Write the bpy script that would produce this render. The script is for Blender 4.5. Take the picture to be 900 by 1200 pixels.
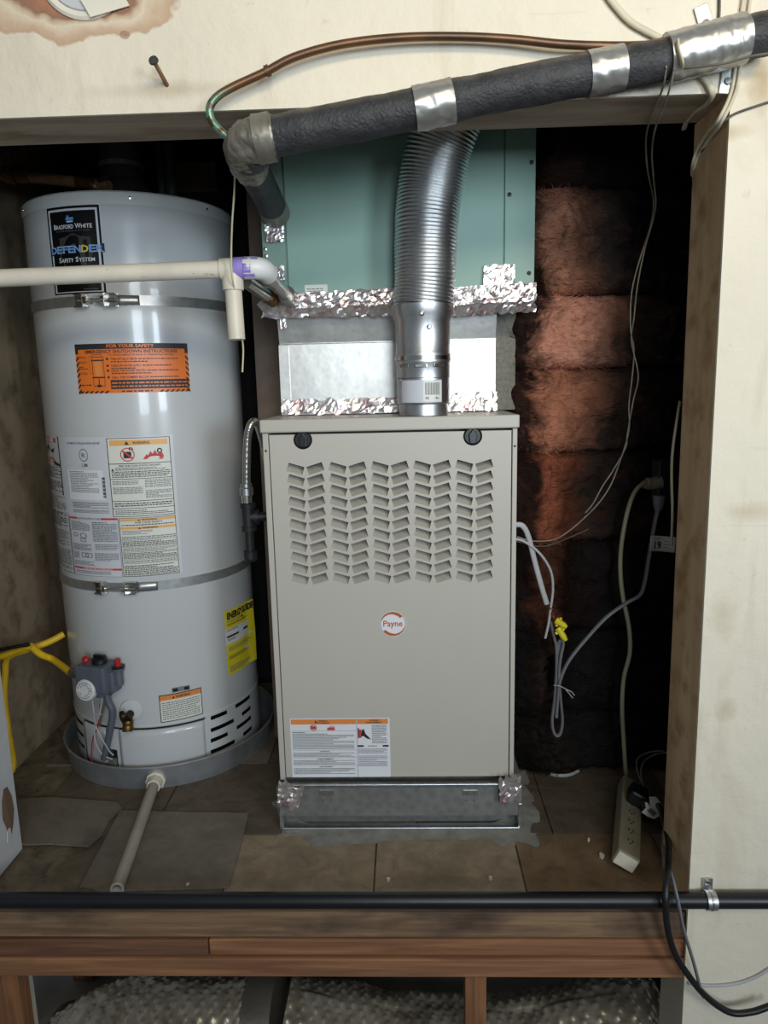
import bpy, bmesh, math, random
from math import sin, cos, pi, radians, atan2, hypot, sqrt
from mathutils import Vector as V, Matrix, noise

# ------------------------------------------------------------------ scene / camera / light
for o in list(bpy.data.objects): bpy.data.objects.remove(o)
scene = bpy.context.scene
COL = scene.collection
F, PITCH, ROLL, YAW = 832.0, 10.2, -1.3, 1.8
CAM = V((0, 0, 1.0))
ROT = Matrix.Rotation(radians(YAW), 3, 'Z') @ Matrix.Rotation(radians(90-PITCH), 3, 'X') @ Matrix.Rotation(radians(ROLL), 3, 'Z')
cd = bpy.data.cameras.new('camera'); cam = bpy.data.objects.new('camera', cd); COL.objects.link(cam)
cam.matrix_world = Matrix.Translation(CAM) @ ROT.to_4x4()
cd.sensor_fit = 'VERTICAL'; cd.sensor_height = 36; cd.sensor_width = 27; cd.lens = F/1200*36
cd.clip_start = 0.02
scene.camera = cam
vs = scene.view_settings
vs.view_transform = 'Standard'; vs.look = 'None'; vs.gamma = 1; vs.use_curve_mapping = False
vs.exposure = 0.12

w = bpy.data.worlds.new('world'); scene.world = w; w.use_nodes = True
bg = w.node_tree.nodes['Background']; bg.inputs[0].default_value = (0.80, 0.90, 1.0, 1); bg.inputs[1].default_value = 0.17

def area(name, loc, target, sx, sy, power, col):
    l = bpy.data.lights.new(name, 'AREA'); l.shape = 'RECTANGLE'; l.size = sx; l.size_y = sy; l.energy = power; l.color = col
    o = bpy.data.objects.new(name, l); COL.objects.link(o); o.location = loc
    o.rotation_euler = (V(target)-V(loc)).to_track_quat('-Z', 'Y').to_euler()
    return o
# the open garage door to the right behind the photographer (two bays), and the warm lamp under the garage ceiling
area('garage_door_daylight', (0.55, -2.0, 1.32), (0.2, 1.3, 1.30), 0.75, 1.0, 9.3, (0.79, 0.905, 1.0)).data.spread = radians(85)
area('garage_side_door_daylight', (2.25, -1.9, 1.32), (0.2, 1.3, 1.30), 0.7, 1.0, 10.5, (0.79, 0.905, 1.0)).data.spread = radians(85)
area('ceiling_lamp_light', (0.7, -0.8, 2.15), (0.2, 1.3, 1.80), 1.6, 0.35, 8.5, (1.0, 0.86, 0.62)).data.spread = radians(105)

# ------------------------------------------------------------------ pixel -> place helpers
def ray(x, y): return ROT @ V(((x-450)/F, (600-y)/F, -1))
def py(x, y, Y): d = ray(x, y); return CAM + d*(Y/d.y)
def pz(x, y, Z=0.0): d = ray(x, y); return CAM + d*((Z-CAM.z)/d.z)
HC = V((-0.694, 1.916, 0)); HR = 0.253            # water heater axis and radius
def pc(x, y, R=HR):
    d = ray(x, y); a = d.x*d.x+d.y*d.y; b = -(d.x*HC.x+d.y*HC.y); c = HC.x**2+HC.y**2-R*R
    disc = max(b*b-a*c, 0); t = (-b-sqrt(disc))/a; p = CAM+d*t
    return atan2(p.x-HC.x, -(p.y-HC.y)), p.z

# ------------------------------------------------------------------ mesh builder
def cr(pts, n=8):
    P = [V(p) for p in pts]; out = []
    for i in range(len(P)-1):
        p0 = P[i-1] if i else P[0]*2-P[1]; p1 = P[i]; p2 = P[i+1]; p3 = P[i+2] if i+2 < len(P) else P[-1]*2-P[-2]
        for k in range(n):
            t = k/n
            out.append(0.5*((2*p1)+(p2-p0)*t+(2*p0-5*p1+4*p2-p3)*t*t+(3*p1-p0-3*p2+p3)*t**3))
    out.append(P[-1]); return out
class MB:
    def __init__(s): s.v = []; s.f = []; s.s = []
    def add(s, vs_, fs, smooth=False):
        b = len(s.v); s.v += [V(p) for p in vs_]
        for f in fs: s.f.append(tuple(i+b for i in f)); s.s.append(smooth)
        return s
    def box(s, x0, x1, y0, y1, z0, z1):
        return s.add([(x, y, z) for z in (z0, z1) for y in (y0, y1) for x in (x0, x1)],
              [(0,2,3,1),(4,5,7,6),(0,1,5,4),(2,6,7,3),(0,4,6,2),(1,3,7,5)])
    def obox(s, c, a, b, d):
        c, a, b, d = V(c), V(a), V(b), V(d)
        return s.add([c+a*i+b*j+d*k for k in (-1,1) for j in (-1,1) for i in (-1,1)],
              [(0,2,3,1),(4,5,7,6),(0,1,5,4),(2,6,7,3),(0,4,6,2),(1,3,7,5)])
    def tube(s, pts, r, seg=12, caps=True, flat=None, jit=None):
        P = [V(p) for p in pts]; n = len(P); R = r if isinstance(r, (list, tuple)) else [r]*n
        T = [((P[min(i+1,n-1)]-P[max(i-1,0)]).normalized()) for i in range(n)]
        up = V((0,0,1)) if abs(T[0].z) < .9 else V((0,1,0))
        N = (up-T[0]*up.dot(T[0])).normalized(); vs_ = []
        for i in range(n):
            N = (N-T[i]*N.dot(T[i])).normalized(); B = T[i].cross(N)
            for k in range(seg):
                a = 2*pi*k/seg
                if flat: vs_.append(P[i]+(N*cos(a)*flat[0]+B*sin(a)*flat[1])*R[i])
                else: vs_.append(P[i]+(N*cos(a)+B*sin(a))*R[i])
        fs = [(i*seg+k, i*seg+(k+1)%seg, (i+1)*seg+(k+1)%seg, (i+1)*seg+k) for i in range(n-1) for k in range(seg)]
        if jit:
            for i in range(n):
                for k in range(seg):
                    q = vs_[i*seg+k]; vs_[i*seg+k] = q+(q-P[i]).normalized()*jit[0]*(noise.noise(q*jit[1])+.6*(1-2*abs(noise.noise(q*jit[1]*1.9))))
        s.add(vs_, fs, True)
        if caps:
            s.add(vs_[:seg], [tuple(range(seg))[::-1]]); s.add(vs_[-seg:], [tuple(range(seg))])
        return s
    def lathe(s, prof, o, axis=(0,0,1), seg=48, hard=True, a0=0, a1=2*pi):
        o = V(o); ax = V(axis).normalized(); up = V((0,1,0)) if abs(ax.z) > .9 else V((0,0,1))
        N = (up-ax*up.dot(ax)).normalized(); B = ax.cross(N); full = abs(a1-a0-2*pi) < 1e-6
        def ring(r, h): return [o+ax*h+(N*cos(a0+(a1-a0)*k/seg)+B*sin(a0+(a1-a0)*k/seg))*r for k in range(seg+(0 if full else 1))]
        m = seg if full else seg+1
        if hard:
            for (r0,h0),(r1,h1) in zip(prof, prof[1:]):
                A = ring(r0,h0)+ring(r1,h1)
                s.add(A, [(k,(k+1)%m,m+(k+1)%m,m+k) for k in range(seg)], True)
        else:
            A = []; 
            for r, h in prof: A += ring(r,h)
            s.add(A, [(i*m+k,i*m+(k+1)%m,(i+1)*m+(k+1)%m,(i+1)*m+k) for i in range(len(prof)-1) for k in range(seg)], True)
        return s
    def cyl(s, o, axis, r, h, seg=24):
        return s.lathe([(1e-5,0),(r,0),(r,h),(1e-5,h)], o, axis, seg)
    def grid(s, fn, nu, nv, smooth=True):
        vs_ = [fn(i/nu, j/nv) for j in range(nv+1) for i in range(nu+1)]
        return s.add(vs_, [(j*(nu+1)+i, j*(nu+1)+i+1, (j+1)*(nu+1)+i+1, (j+1)*(nu+1)+i) for j in range(nv) for i in range(nu)], smooth)
    def prism(s, pts, d):
        P = [V(p) for p in pts]; n = len(P); d = V(d)
        return s.add(P+[p+d for p in P], [tuple(range(n)), tuple(range(2*n-1, n-1, -1))]+[(i, i+n, (i+1)%n+n, (i+1)%n) for i in range(n)])

WL = {}
def tag(o, label=None, cat=None, group=None, kind=None):
    if label: o['label'] = label
    if cat: o['category'] = cat
    if group: o['group'] = group
    if kind: o['kind'] = kind
    return o
def mesh(mb, name, c, fix=False):
    me = bpy.data.meshes.new(name); me.from_pydata([tuple(p-c) for p in mb.v], [], mb.f)
    me.polygons.foreach_set('use_smooth', mb.s); me.validate(); me.update()
    if fix:
        bm = bmesh.new(); bm.from_mesh(me); bmesh.ops.recalc_face_normals(bm, faces=bm.faces); bm.to_mesh(me); bm.free()
    return me
def put(name, mb, mat, parent=None, bevel=0, fix=True, center=None, solid=0, segs=2):
    lo = V((min(p.x for p in mb.v), min(p.y for p in mb.v), min(p.z for p in mb.v)))
    hi = V((max(p.x for p in mb.v), max(p.y for p in mb.v), max(p.z for p in mb.v)))
    c = center or (lo+hi)/2
    me = mesh(mb, name, c, fix); me.materials.append(mat)
    o = bpy.data.objects.new(name, me); COL.objects.link(o)
    if parent is not None: o.parent = parent; o.location = c-WL[parent]
    else: o.location = c
    WL[o] = c.copy()
    if solid:
        m = o.modifiers.new('solid', 'SOLIDIFY'); m.thickness = solid; m.offset = 0
    if bevel:
        m = o.modifiers.new('bevel', 'BEVEL'); m.width = bevel; m.segments = segs; m.limit_method = 'ANGLE'; m.angle_limit = radians(40)
    return o
def share(name, me, loc, parent, mat=None):
    o = bpy.data.objects.new(name, me); COL.objects.link(o); o.parent = parent; o.location = V(loc)-WL[parent]; WL[o] = V(loc); return o
def thing(name, loc, label, cat, group=None, kind=None):
    o = bpy.data.objects.new(name, None); o.empty_display_size = .05; COL.objects.link(o); o.location = loc; WL[o] = V(loc)
    return tag(o, label, cat, group, kind)

# ------------------------------------------------------------------ materials
def L(c):
    f = lambda x: (x/255/12.92 if x/255 <= .04045 else ((x/255+.055)/1.055)**2.4)
    return tuple(f(x) for x in c)
class NT:
    def __init__(s, name):
        s.m = bpy.data.materials.new(name); s.m.use_nodes = True; s.t = s.m.node_tree; s.b = s.t.nodes['Principled BSDF']
    def n(s, typ, **kw):
        nd = s.t.nodes.new(typ)
        for k, v in kw.items():
            if hasattr(nd, k): setattr(nd, k, v)
            else: nd.inputs[k.replace('_', ' ')].default_value = v
        return nd
    def l(s, a, b): s.t.links.new(a, b)
    def coord(s, scale=(1,1,1), world=False):
        mp = s.n('ShaderNodeMapping'); mp.inputs['Scale'].default_value = scale
        if world: s.l(s.n('ShaderNodeNewGeometry').outputs['Position'], mp.inputs[0])
        else: s.l(s.n('ShaderNodeTexCoord').outputs['Object'], mp.inputs[0])
        return mp.outputs[0]
    def noise(s, co, scale, detail=4, rough=.55, dist=0):
        nd = s.n('ShaderNodeTexNoise'); nd.inputs['Scale'].default_value = scale; nd.inputs['Detail'].default_value = detail
        nd.inputs['Roughness'].default_value = rough; nd.inputs['Distortion'].default_value = dist
        s.l(co, nd.inputs['Vector']); return nd.outputs[0]
    def ramp(s, fac, stops):
        r = s.n('ShaderNodeValToRGB'); e = r.color_ramp.elements
        while len(e) > 1: e.remove(e[-1])
        e[0].position = stops[0][0]; e[0].color = (*stops[0][1], 1)
        for p, c in stops[1:]: x = e.new(p); x.color = (*c, 1)
        s.l(fac, r.inputs[0]); return r.outputs[0]
    def mix(s, fac, a, b, mode='MIX'):
        m = s.n('ShaderNodeMix'); m.data_type = 'RGBA'; m.blend_type = mode
        for sock, v in ((m.inputs[0], fac), (m.inputs[6], a), (m.inputs[7], b)):
            if isinstance(v, (int, float)): sock.default_value = v
            elif isinstance(v, tuple): sock.default_value = (*v, 1)
            else: s.l(v, sock)
        return m.outputs[2]
    def math(s, op, a, b=0.0, clamp=False):
        m = s.n('ShaderNodeMath'); m.operation = op; m.use_clamp = clamp
        for sock, v in ((m.inputs[0], a), (m.inputs[1], b)):
            if isinstance(v, (int, float)): sock.default_value = v
            else: s.l(v, sock)
        return m.outputs[0]
    def bump(s, h, strength=.3, dist=.002):
        b = s.n('ShaderNodeBump'); b.inputs['Strength'].default_value = strength; b.inputs['Distance'].default_value = dist
        s.l(h, b.inputs['Height']); s.l(b.outputs[0], s.b.inputs['Normal'])
    def set(s, rough=None, metal=None, spec=None, coat=None):
        if rough is not None: s.b.inputs['Roughness'].default_value = rough
        if metal is not None: s.b.inputs['Metallic'].default_value = metal
        if spec is not None: s.b.inputs['Specular IOR Level'].default_value = spec
        if coat is not None: s.b.inputs['Coat Weight'].default_value = coat
    def col(s, x): s.l(x, s.b.inputs['Base Color'])
def sc(c, k): return tuple(min(1, x*k) for x in c)
def M(name, c, rough=.5, metal=0, var=.12, vs_=12, bump=0, bs=80, spec=.5, coat=0, stretch=(1,1,1)):
    t = NT(name); c = L(c); co = t.coord(stretch)
    t.col(t.ramp(t.noise(co, vs_), [(.3, sc(c, 1-var)), (.7, sc(c, 1+var))])); t.set(rough, metal, spec, coat)
    if bump: t.bump(t.noise(co, bs, 5), bump, .002)
    return t.m
MAT = {}
MAT['heater'] = M('heater_enamel', (198,201,203), .24, var=.02, vs_=3, bump=.015, bs=25, coat=.3)
MAT['heater_cap'] = M('heater_cap_enamel', (206,209,209), .38, var=.04, vs_=5)
MAT['furnace'] = M('furnace_paint', (188,183,172), .42, var=.02, vs_=4, bump=.04, bs=300)
MAT['furnace_dark'] = M('furnace_interior_shade', (38,36,34), .8)
MAT['green'] = M('green_paint', (136,168,156), .5, var=.06, vs_=5, bump=.05, bs=40)
MAT['green_dk'] = M('green_flange_paint', (126,156,144), .55, var=.12, vs_=9, bump=.05, bs=40)
def galv(name, c, rough, metal=1.0, bumpy=.05, vor=55, var=.16):
    t = NT(name); co = t.coord(); vo = t.n('ShaderNodeTexVoronoi'); vo.inputs['Scale'].default_value = vor; t.l(co, vo.inputs['Vector'])
    c = L(c); t.col(t.mix(t.math('MULTIPLY', vo.outputs['Distance'], 1.2, True), sc(c, 1-var), sc(c, 1+var*.6)))
    nz = t.noise(co, 9, 4); r = t.n('ShaderNodeMapRange'); t.l(nz, r.inputs[0]); r.inputs[3].default_value = rough*.7; r.inputs[4].default_value = rough*1.3
    t.l(r.outputs[0], t.b.inputs['Roughness']); t.set(metal=metal); t.bump(t.noise(co, 14, 3), bumpy, .01); return t.m
MAT['galv'] = galv('galvanized_sheet', (196,198,200), .36)
MAT['galv_dull'] = galv('galvanized_dull', (138,139,137), .5, metal=.55, var=.2)
MAT['galv_pan'] = galv('galvanized_pan', (170,174,180), .42, metal=.7, vor=30)
MAT['plenum'] = galv('plenum_sheet', (215,215,212), .45, bumpy=.12, vor=70, var=.08)
MAT['alu'] = galv('aluminium_flex', (205,206,207), .36, vor=200, var=.1)
MAT['chrome'] = M('zinc_bright', (205,205,200), .22, 1, var=.08)
MAT['strap'] = galv('strap_steel', (185,187,188), .36, metal=.75)
def foil():
    t = NT('crumpled_foil'); co = t.coord(); n = t.noise(co, 26, 5)
    t.col(t.ramp(n, [(.3, L((238,236,236))), (.56, L((228,218,218))), (.63, L((196,160,164))), (.70, L((236,234,234)))])); t.set(.3, .85)  # pinkish band paints a reddish reflection into the foil colour
    vo = t.n('ShaderNodeTexVoronoi'); vo.inputs['Scale'].default_value = 110; t.l(co, vo.inputs['Vector']); t.bump(vo.outputs['Distance'], .12, .006); return t.m
MAT['foil'] = foil()
MAT['tape'] = galv('duct_tape_silver', (176,175,170), .34, metal=.75, bumpy=.35, vor=12, var=.15)
MAT['tape_dirty'] = galv('duct_tape_dusty', (138,133,122), .42, metal=.55, bumpy=.4, vor=12, var=.25)
def foam():
    t = NT('black_pipe_foam'); co = t.coord(); vo = t.n('ShaderNodeTexVoronoi', feature='DISTANCE_TO_EDGE'); vo.inputs['Scale'].default_value = 130
    nz = t.noise(co, 30, 5); mx = t.n('ShaderNodeVectorMath'); mx.operation = 'ADD'
    t.l(co, mx.inputs[0]); sv = t.n('ShaderNodeVectorMath'); sv.operation = 'SCALE'; sv.inputs['Scale'].default_value = .02
    t.l(t.n('ShaderNodeTexNoise').outputs[1], sv.inputs[0]); t.l(sv.outputs[0], mx.inputs[1]); t.l(mx.outputs[0], vo.inputs['Vector'])
    g = t.n('ShaderNodeNewGeometry'); sp = t.n('ShaderNodeSeparateXYZ'); t.l(g.outputs['Normal'], sp.inputs[0])
    dust = t.math('MULTIPLY', t.math('SUBTRACT', sp.outputs[2], .45, True), t.math('MULTIPLY', nz, 2.2), True)
    t.col(t.mix(dust, t.ramp(nz, [(.3, L((34,34,37))), (.7, L((58,58,61)))]), L((128,116,98)))); t.set(.62)
    t.bump(t.math('ADD', vo.outputs['Distance'], t.math('MULTIPLY', nz, .35)), .4, .004); return t.m
MAT['foam'] = foam()
MAT['black'] = M('black_plastic', (22,22,24), .4, var=.2)
MAT['black_pipe'] = M('black_steel_pipe', (24,24,29), .35, var=.2)
MAT['iron'] = M('black_iron', (58,58,60), .5, .6, var=.2, bump=.15, bs=90)
MAT['steel'] = M('stainless_flex', (178,176,170), .3, .9, var=.1)
MAT['brass'] = M('old_brass', (120,92,52), .4, .8, var=.35, vs_=50)
MAT['brass_dk'] = M('tarnished_brass', (60,50,38), .4, .8, var=.35, vs_=50)
MAT['rust'] = M('rusty_pipe', (140,106,76), .8, .1, var=.5, vs_=18, bump=.4, bs=60)
def copper():
    t = NT('oxidised_copper'); co = t.coord(world=True); n = t.noise(co, 60, 4); sp = t.n('ShaderNodeSeparateXYZ'); t.l(t.n('ShaderNodeNewGeometry').outputs['Position'], sp.inputs[0])
    base = t.ramp(t.noise(co, 8, 3), [(.35, L((84,64,48))), (.65, L((128,92,64)))])
    zz = t.n('ShaderNodeMapRange'); t.l(sp.outputs[2], zz.inputs[0]); zz.inputs[1].default_value = 1.448; zz.inputs[2].default_value = 1.425
    fac = t.math('MULTIPLY', zz.outputs[0], t.math('GREATER_THAN', n, .47))
    t.col(t.mix(fac, base, L((112,148,126)))); t.set(.38, .55); return t.m
MAT['copper'] = copper()
def pvc(name, c, stain=0.0):
    t = NT(name); co = t.coord((3,14,14)); n = t.noise(co, 6, 6, .65); c = L(c)
    base = t.ramp(t.noise(t.coord(), 14), [(.3, sc(c,.9)), (.7, sc(c,1.06))])
    if stain: base = t.mix(t.math('GREATER_THAN', n, stain), base, L((150,112,88)))
    t.col(base); t.set(.42); return t.m
MAT['pvc'] = pvc('pvc_aged', (222,214,196)); MAT['pvc_stain'] = pvc('pvc_stained', (226,218,202), .66); MAT['pvc_dirty'] = pvc('pvc_dirty', (164,156,140), .7)
MAT['pvc_white'] = pvc('pvc_white', (226,226,226))
MAT['primer'] = M('purple_primer', (150,132,208), .45, var=.2, vs_=30)
MAT['white'] = M('white_label', (226,228,232), .38, var=.02)
MAT['offwhite'] = M('cream_label', (222,223,214), .4, var=.03)
MAT['silverlab'] = M('silver_grey_label', (206,209,216), .32, var=.02)
MAT['ink'] = M('black_ink', (40,40,44), .5, var=.05)
MAT['greyink'] = M('grey_print', (112,114,120), .5, var=.1)
MAT['orange'] = M('orange_label', (228,118,44), .35, var=.03)
MAT['amber'] = M('amber_band', (232,176,104), .38, var=.03)
MAT['safety'] = M('orange_band', (226,138,70), .38, var=.03)
MAT['red'] = M('red_print', (206,66,62), .45, var=.05)
MAT['redplastic'] = M('red_button', (176,40,44), .35, var=.1)
MAT['badgeorange'] = M('badge_orange', (196,92,42), .4, var=.04)
MAT['yellowlab'] = M('yellow_label', (232,216,48), .4, var=.06)
MAT['blue'] = M('letter_blue', (96,138,206), .4, var=.1)
MAT['blue_lt'] = M('letter_light_blue', (160,198,232), .4, var=.05)
MAT['navy'] = M('letter_navy', (36,48,92), .4, var=.05)
MAT['shield'] = M('shield_grey', (62,62,62), .4, var=.15)
MAT['gold'] = M('letter_gold', (226,200,92), .4, var=.05)
MAT['plate'] = M('plate_black', (18,18,20), .25, var=.1)
MAT['valve'] = M('valve_grey', (98,104,116), .5, .2, var=.12, vs_=30)
MAT['dial'] = M('dial_white', (208,210,210), .45, var=.04)
MAT['yellowcoat'] = M('yellow_coated_hose', (226,186,34), .45, var=.12, vs_=25)
MAT['yellownut'] = M('yellow_wire_nut', (228,214,44), .4, var=.06)
MAT['cord_grey'] = M('grey_cord', (124,126,130), .5, var=.1)
MAT['cord_lt'] = M('light_grey_cord', (178,178,180), .5, var=.08)
MAT['cord_beige'] = M('beige_cord', (140,134,112), .55, var=.12)
MAT['cord_white'] = M('old_white_cable', (206,196,172), .55, var=.1)
MAT['wire_thin'] = M('dusty_thin_wire', (134,126,112), .55, var=.35, vs_=30)
MAT['wire_dark'] = M('dark_thin_wire', (84,78,70), .6, var=.4, vs_=30)
MAT['string'] = M('cream_string', (206,196,162), .7, var=.1)
MAT['strip'] = M('power_strip_beige', (146,138,116), .5, var=.1)
MAT['dark'] = M('closet_black', (26,24,24), .95, var=.4, vs_=10, bump=.3, bs=50)  # plain near-black for the closet back wall, right wall and ceiling
MAT['darkboard'] = M('dark_stained_board', (122,106,94), .9, var=.3, vs_=8, bump=.2)
MAT['greyboard'] = M('grey_speckled_board', (132,130,120), .9, var=.22, vs_=140, bump=.15, bs=200)
MAT['ventdark'] = M('dusty_vent_metal', (72,72,72), .6, .4, var=.3)
MAT['cement'] = M('cement_smear', (140,138,130), .9, var=.25, vs_=25, bump=.5, bs=60)
MAT['concrete'] = M('garage_concrete', (130,128,122), .9, var=.15)
MAT['paper'] = M('torn_white_paper', (226,220,204), .7, var=.05)
MAT['jambwhite'] = M('white_jamb_paint', (196,197,198), .6, var=.07, vs_=9, bump=.25, bs=35)
MAT['peel'] = M('bare_wood_patch', (112,90,70), .85, var=.3, stretch=(3,3,.4))
def plaster():
    t = NT('cream_plaster'); co = t.coord(world=True); c = L((230,220,200))
    base = t.ramp(t.noise(co, 3.5, 5), [(.3, sc(c,.93)), (.7, sc(c,1.03))])
    spk = t.noise(co, 34, 7, .72); base = t.mix(t.math('MULTIPLY', t.math('SUBTRACT', spk, .62, True), 5, True), base, sc(c,.66))
    base = t.mix(t.math('MULTIPLY', t.math('SUBTRACT', t.noise(t.coord((5,5,1.2), True), 2.2, 5, .6, .8), .56, True), 1.6, True), base, L((184,164,130)))
    # rusty water stain round the hole, top left, with its darker rim
    P = py(95, -8, 1.2)
    def dist(P, sx, sz, amp, nsc):
        sub = t.n('ShaderNodeVectorMath'); sub.operation = 'SUBTRACT'; t.l(co, sub.inputs[0]); sub.inputs[1].default_value = P
        sep = t.n('ShaderNodeSeparateXYZ'); t.l(sub.outputs[0], sep.inputs[0])
        a = t.math('POWER', t.math('ABSOLUTE', t.math('DIVIDE', sep.outputs[0], sx)), 2.0); b = t.math('POWER', t.math('ABSOLUTE', t.math('DIVIDE', sep.outputs[2], sz)), 2.0)
        d = t.math('SQRT', t.math('ADD', a, b)); return t.math('ADD', d, t.math('MULTIPLY', t.math('SUBTRACT', t.noise(co, nsc, 3), .5), amp))
    d = dist(P, .17, .068, .7, 14)
    st = t.ramp(d, [(.0, L((170,110,80))), (.40, L((176,122,92))), (.56, L((150,112,90))), (.62, L((200,176,150))), (.70, L((224,208,184))), (.84, L((206,178,150))), (.95, L((196,166,138))), (1.0, L((230,220,200)))])
    fac = t.math('LESS_THAN', d, 1.0); base = t.mix(fac, base, st)
    d2 = dist(py(200, 105, 1.2), .16, .016, 1.1, 16)
    base = t.mix(t.math('MULTIPLY', t.math('SUBTRACT', 1.0, d2, True), .42), base, L((160,140,100)))
    d4 = dist(py(146, 41, 1.2), .008, .006, .6, 60); base = t.mix(t.math('MULTIPLY', t.math('LESS_THAN', d4, 1.0), .6), base, L((150,112,90)))
    for q, r1, r2, k in (((895, 95), .03, .05, .45), ((850, 830), .022, .03, .25), ((848, 720), .03, .05, .2), ((880, 600), .05, .02, .2), ((850, 155), .05, .015, .3)):
        dq = dist(py(q[0], q[1], 1.2), r1, r2, 1.2, 22); base = t.mix(t.math('MULTIPLY', t.math('SUBTRACT', 1.0, dq, True), k*2), base, L((178,150,110)))
    # faint horizontal crack lines and brown drip streaks
    wv = t.noise(t.coord((3,3,90), True), 1.0, 3); base = t.mix(t.math('MULTIPLY', t.math('GREATER_THAN', wv, .72), .08), base, L((150,136,110)))
    t.col(base); t.set(.72); t.bump(t.math('ADD', t.noise(co, 22, 6), t.math('MULTIPLY', spk, .6)), .55, .005); return t.m
MAT['plaster'] = plaster()
def wood(name, c0, c1, ax=(1.2,26,26), sc_=2.6, rough=.75, stain=None, bump=.2):
    t = NT(name); co = t.coord(ax); n = t.noise(co, sc_, 6, .6, .6)
    base = t.ramp(n, [(.34, L(c0)), (.5, L(tuple((a+b)/2 for a, b in zip(c0, c1)))), (.64, L(c1))])
    if stain: base = t.mix(t.math('MULTIPLY', t.math('SUBTRACT', t.noise(t.coord((1,3,3)), 5, 5), .48, True), 4.5, True), base, L(stain))
    t.col(base); t.set(rough); t.bump(n, bump, .003); return t.m
MAT['wood_a'] = wood('rough_grey_board', (112,86,64), (152,122,92), stain=(80,62,50))
MAT['wood_b'] = wood('red_brown_board', (100,66,48), (134,92,66))
MAT['wood_c'] = wood('orange_brown_board', (122,82,56), (162,114,78))
MAT['wood_post'] = wood('orange_post', (112,74,48), (152,104,68), (26,26,1.2))
MAT['jamb'] = wood('shaded_stained_jamb', (188,154,114), (214,186,148), (7,7,.35), 2.0, .7, bump=.1, stain=(158,122,84))  # browner than the wall paint: shade put into the colour, plus brown stains
MAT['soffit'] = wood('shaded_stained_soffit', (160,146,128), (194,180,160), (.6,10,10), 2.0, .8, stain=(140,118,96))  # shade of the underside toned into the brown, brown stain on top
MAT['ply'] = wood('water_stained_plywood', (134,118,98), (164,148,124), (6,3,.5), 1.3, .85, stain=(112,95,76))
def tilemat(name, c, k=.36):
    t = NT(name); co = t.coord(world=True); c = L(c); n = t.noise(co, 20, 9, .68, .6); n2 = t.noise(co, 48, 7, .75)
    b = t.ramp(n, [(.3, sc(c,1-k)), (.5, c), (.72, sc(c,1+k))])
    b = t.mix(t.math('MULTIPLY', t.math('MULTIPLY', t.math('SUBTRACT', n2, .58, True), 6, True), .55), b, L((150,142,126)))
    b = t.mix(t.math('MULTIPLY', t.math('SUBTRACT', t.noise(co, 6, 5), .52, True), 4, True), b, sc(c,.55))
    t.col(b); t.set(.75); t.bump(t.math('ADD', n2, n), .4, .003); return t.m
MAT['tile0'] = tilemat('grey_brown_tile', (126,114,98)); MAT['tile1'] = tilemat('tan_tile', (148,132,108), .34); MAT['tile2'] = tilemat('dark_tile', (98,86,70)); MAT['tile3'] = tilemat('brown_tile', (124,102,76), .34)
MAT['sheet'] = tilemat('grey_sheet', (122,113,100), .24); MAT['subfloor'] = tilemat('dirty_subfloor', (112,100,82), .6)
def insul(i, edge, warm, dark):  # darkening towards the right paints in soot and the jamb's shadow together
    t = NT('sooty_shaded_insulation_%d' % i); co = t.coord((1,1,1.3), True); sp = t.n('ShaderNodeSeparateXYZ'); t.l(t.n('ShaderNodeNewGeometry').outputs['Position'], sp.inputs[0])
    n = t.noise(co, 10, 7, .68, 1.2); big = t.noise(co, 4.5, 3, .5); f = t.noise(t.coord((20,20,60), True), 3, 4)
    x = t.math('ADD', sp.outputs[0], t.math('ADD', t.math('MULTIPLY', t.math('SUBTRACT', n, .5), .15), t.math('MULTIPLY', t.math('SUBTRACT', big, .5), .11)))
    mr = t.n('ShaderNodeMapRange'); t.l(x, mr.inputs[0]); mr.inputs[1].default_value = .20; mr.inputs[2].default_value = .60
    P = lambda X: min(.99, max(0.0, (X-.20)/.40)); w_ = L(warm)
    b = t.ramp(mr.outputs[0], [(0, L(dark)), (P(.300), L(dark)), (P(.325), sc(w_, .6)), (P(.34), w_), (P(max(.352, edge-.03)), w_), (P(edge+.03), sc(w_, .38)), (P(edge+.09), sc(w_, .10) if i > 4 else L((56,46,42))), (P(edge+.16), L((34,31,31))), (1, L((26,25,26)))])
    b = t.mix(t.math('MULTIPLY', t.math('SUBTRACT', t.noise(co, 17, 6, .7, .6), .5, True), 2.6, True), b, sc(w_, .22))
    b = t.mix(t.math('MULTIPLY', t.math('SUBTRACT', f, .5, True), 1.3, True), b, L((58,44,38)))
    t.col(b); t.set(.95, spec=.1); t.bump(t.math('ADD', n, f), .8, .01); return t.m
def bubble():
    t = NT('foil_bubble_wrap'); co = t.coord(); n = t.noise(co, 30, 4)
    t.col(t.ramp(n, [(.3, L((150,140,122))), (.7, L((205,196,178)))])); t.set(.3, .5); return t.m
MAT['bubble'] = bubble()
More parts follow.
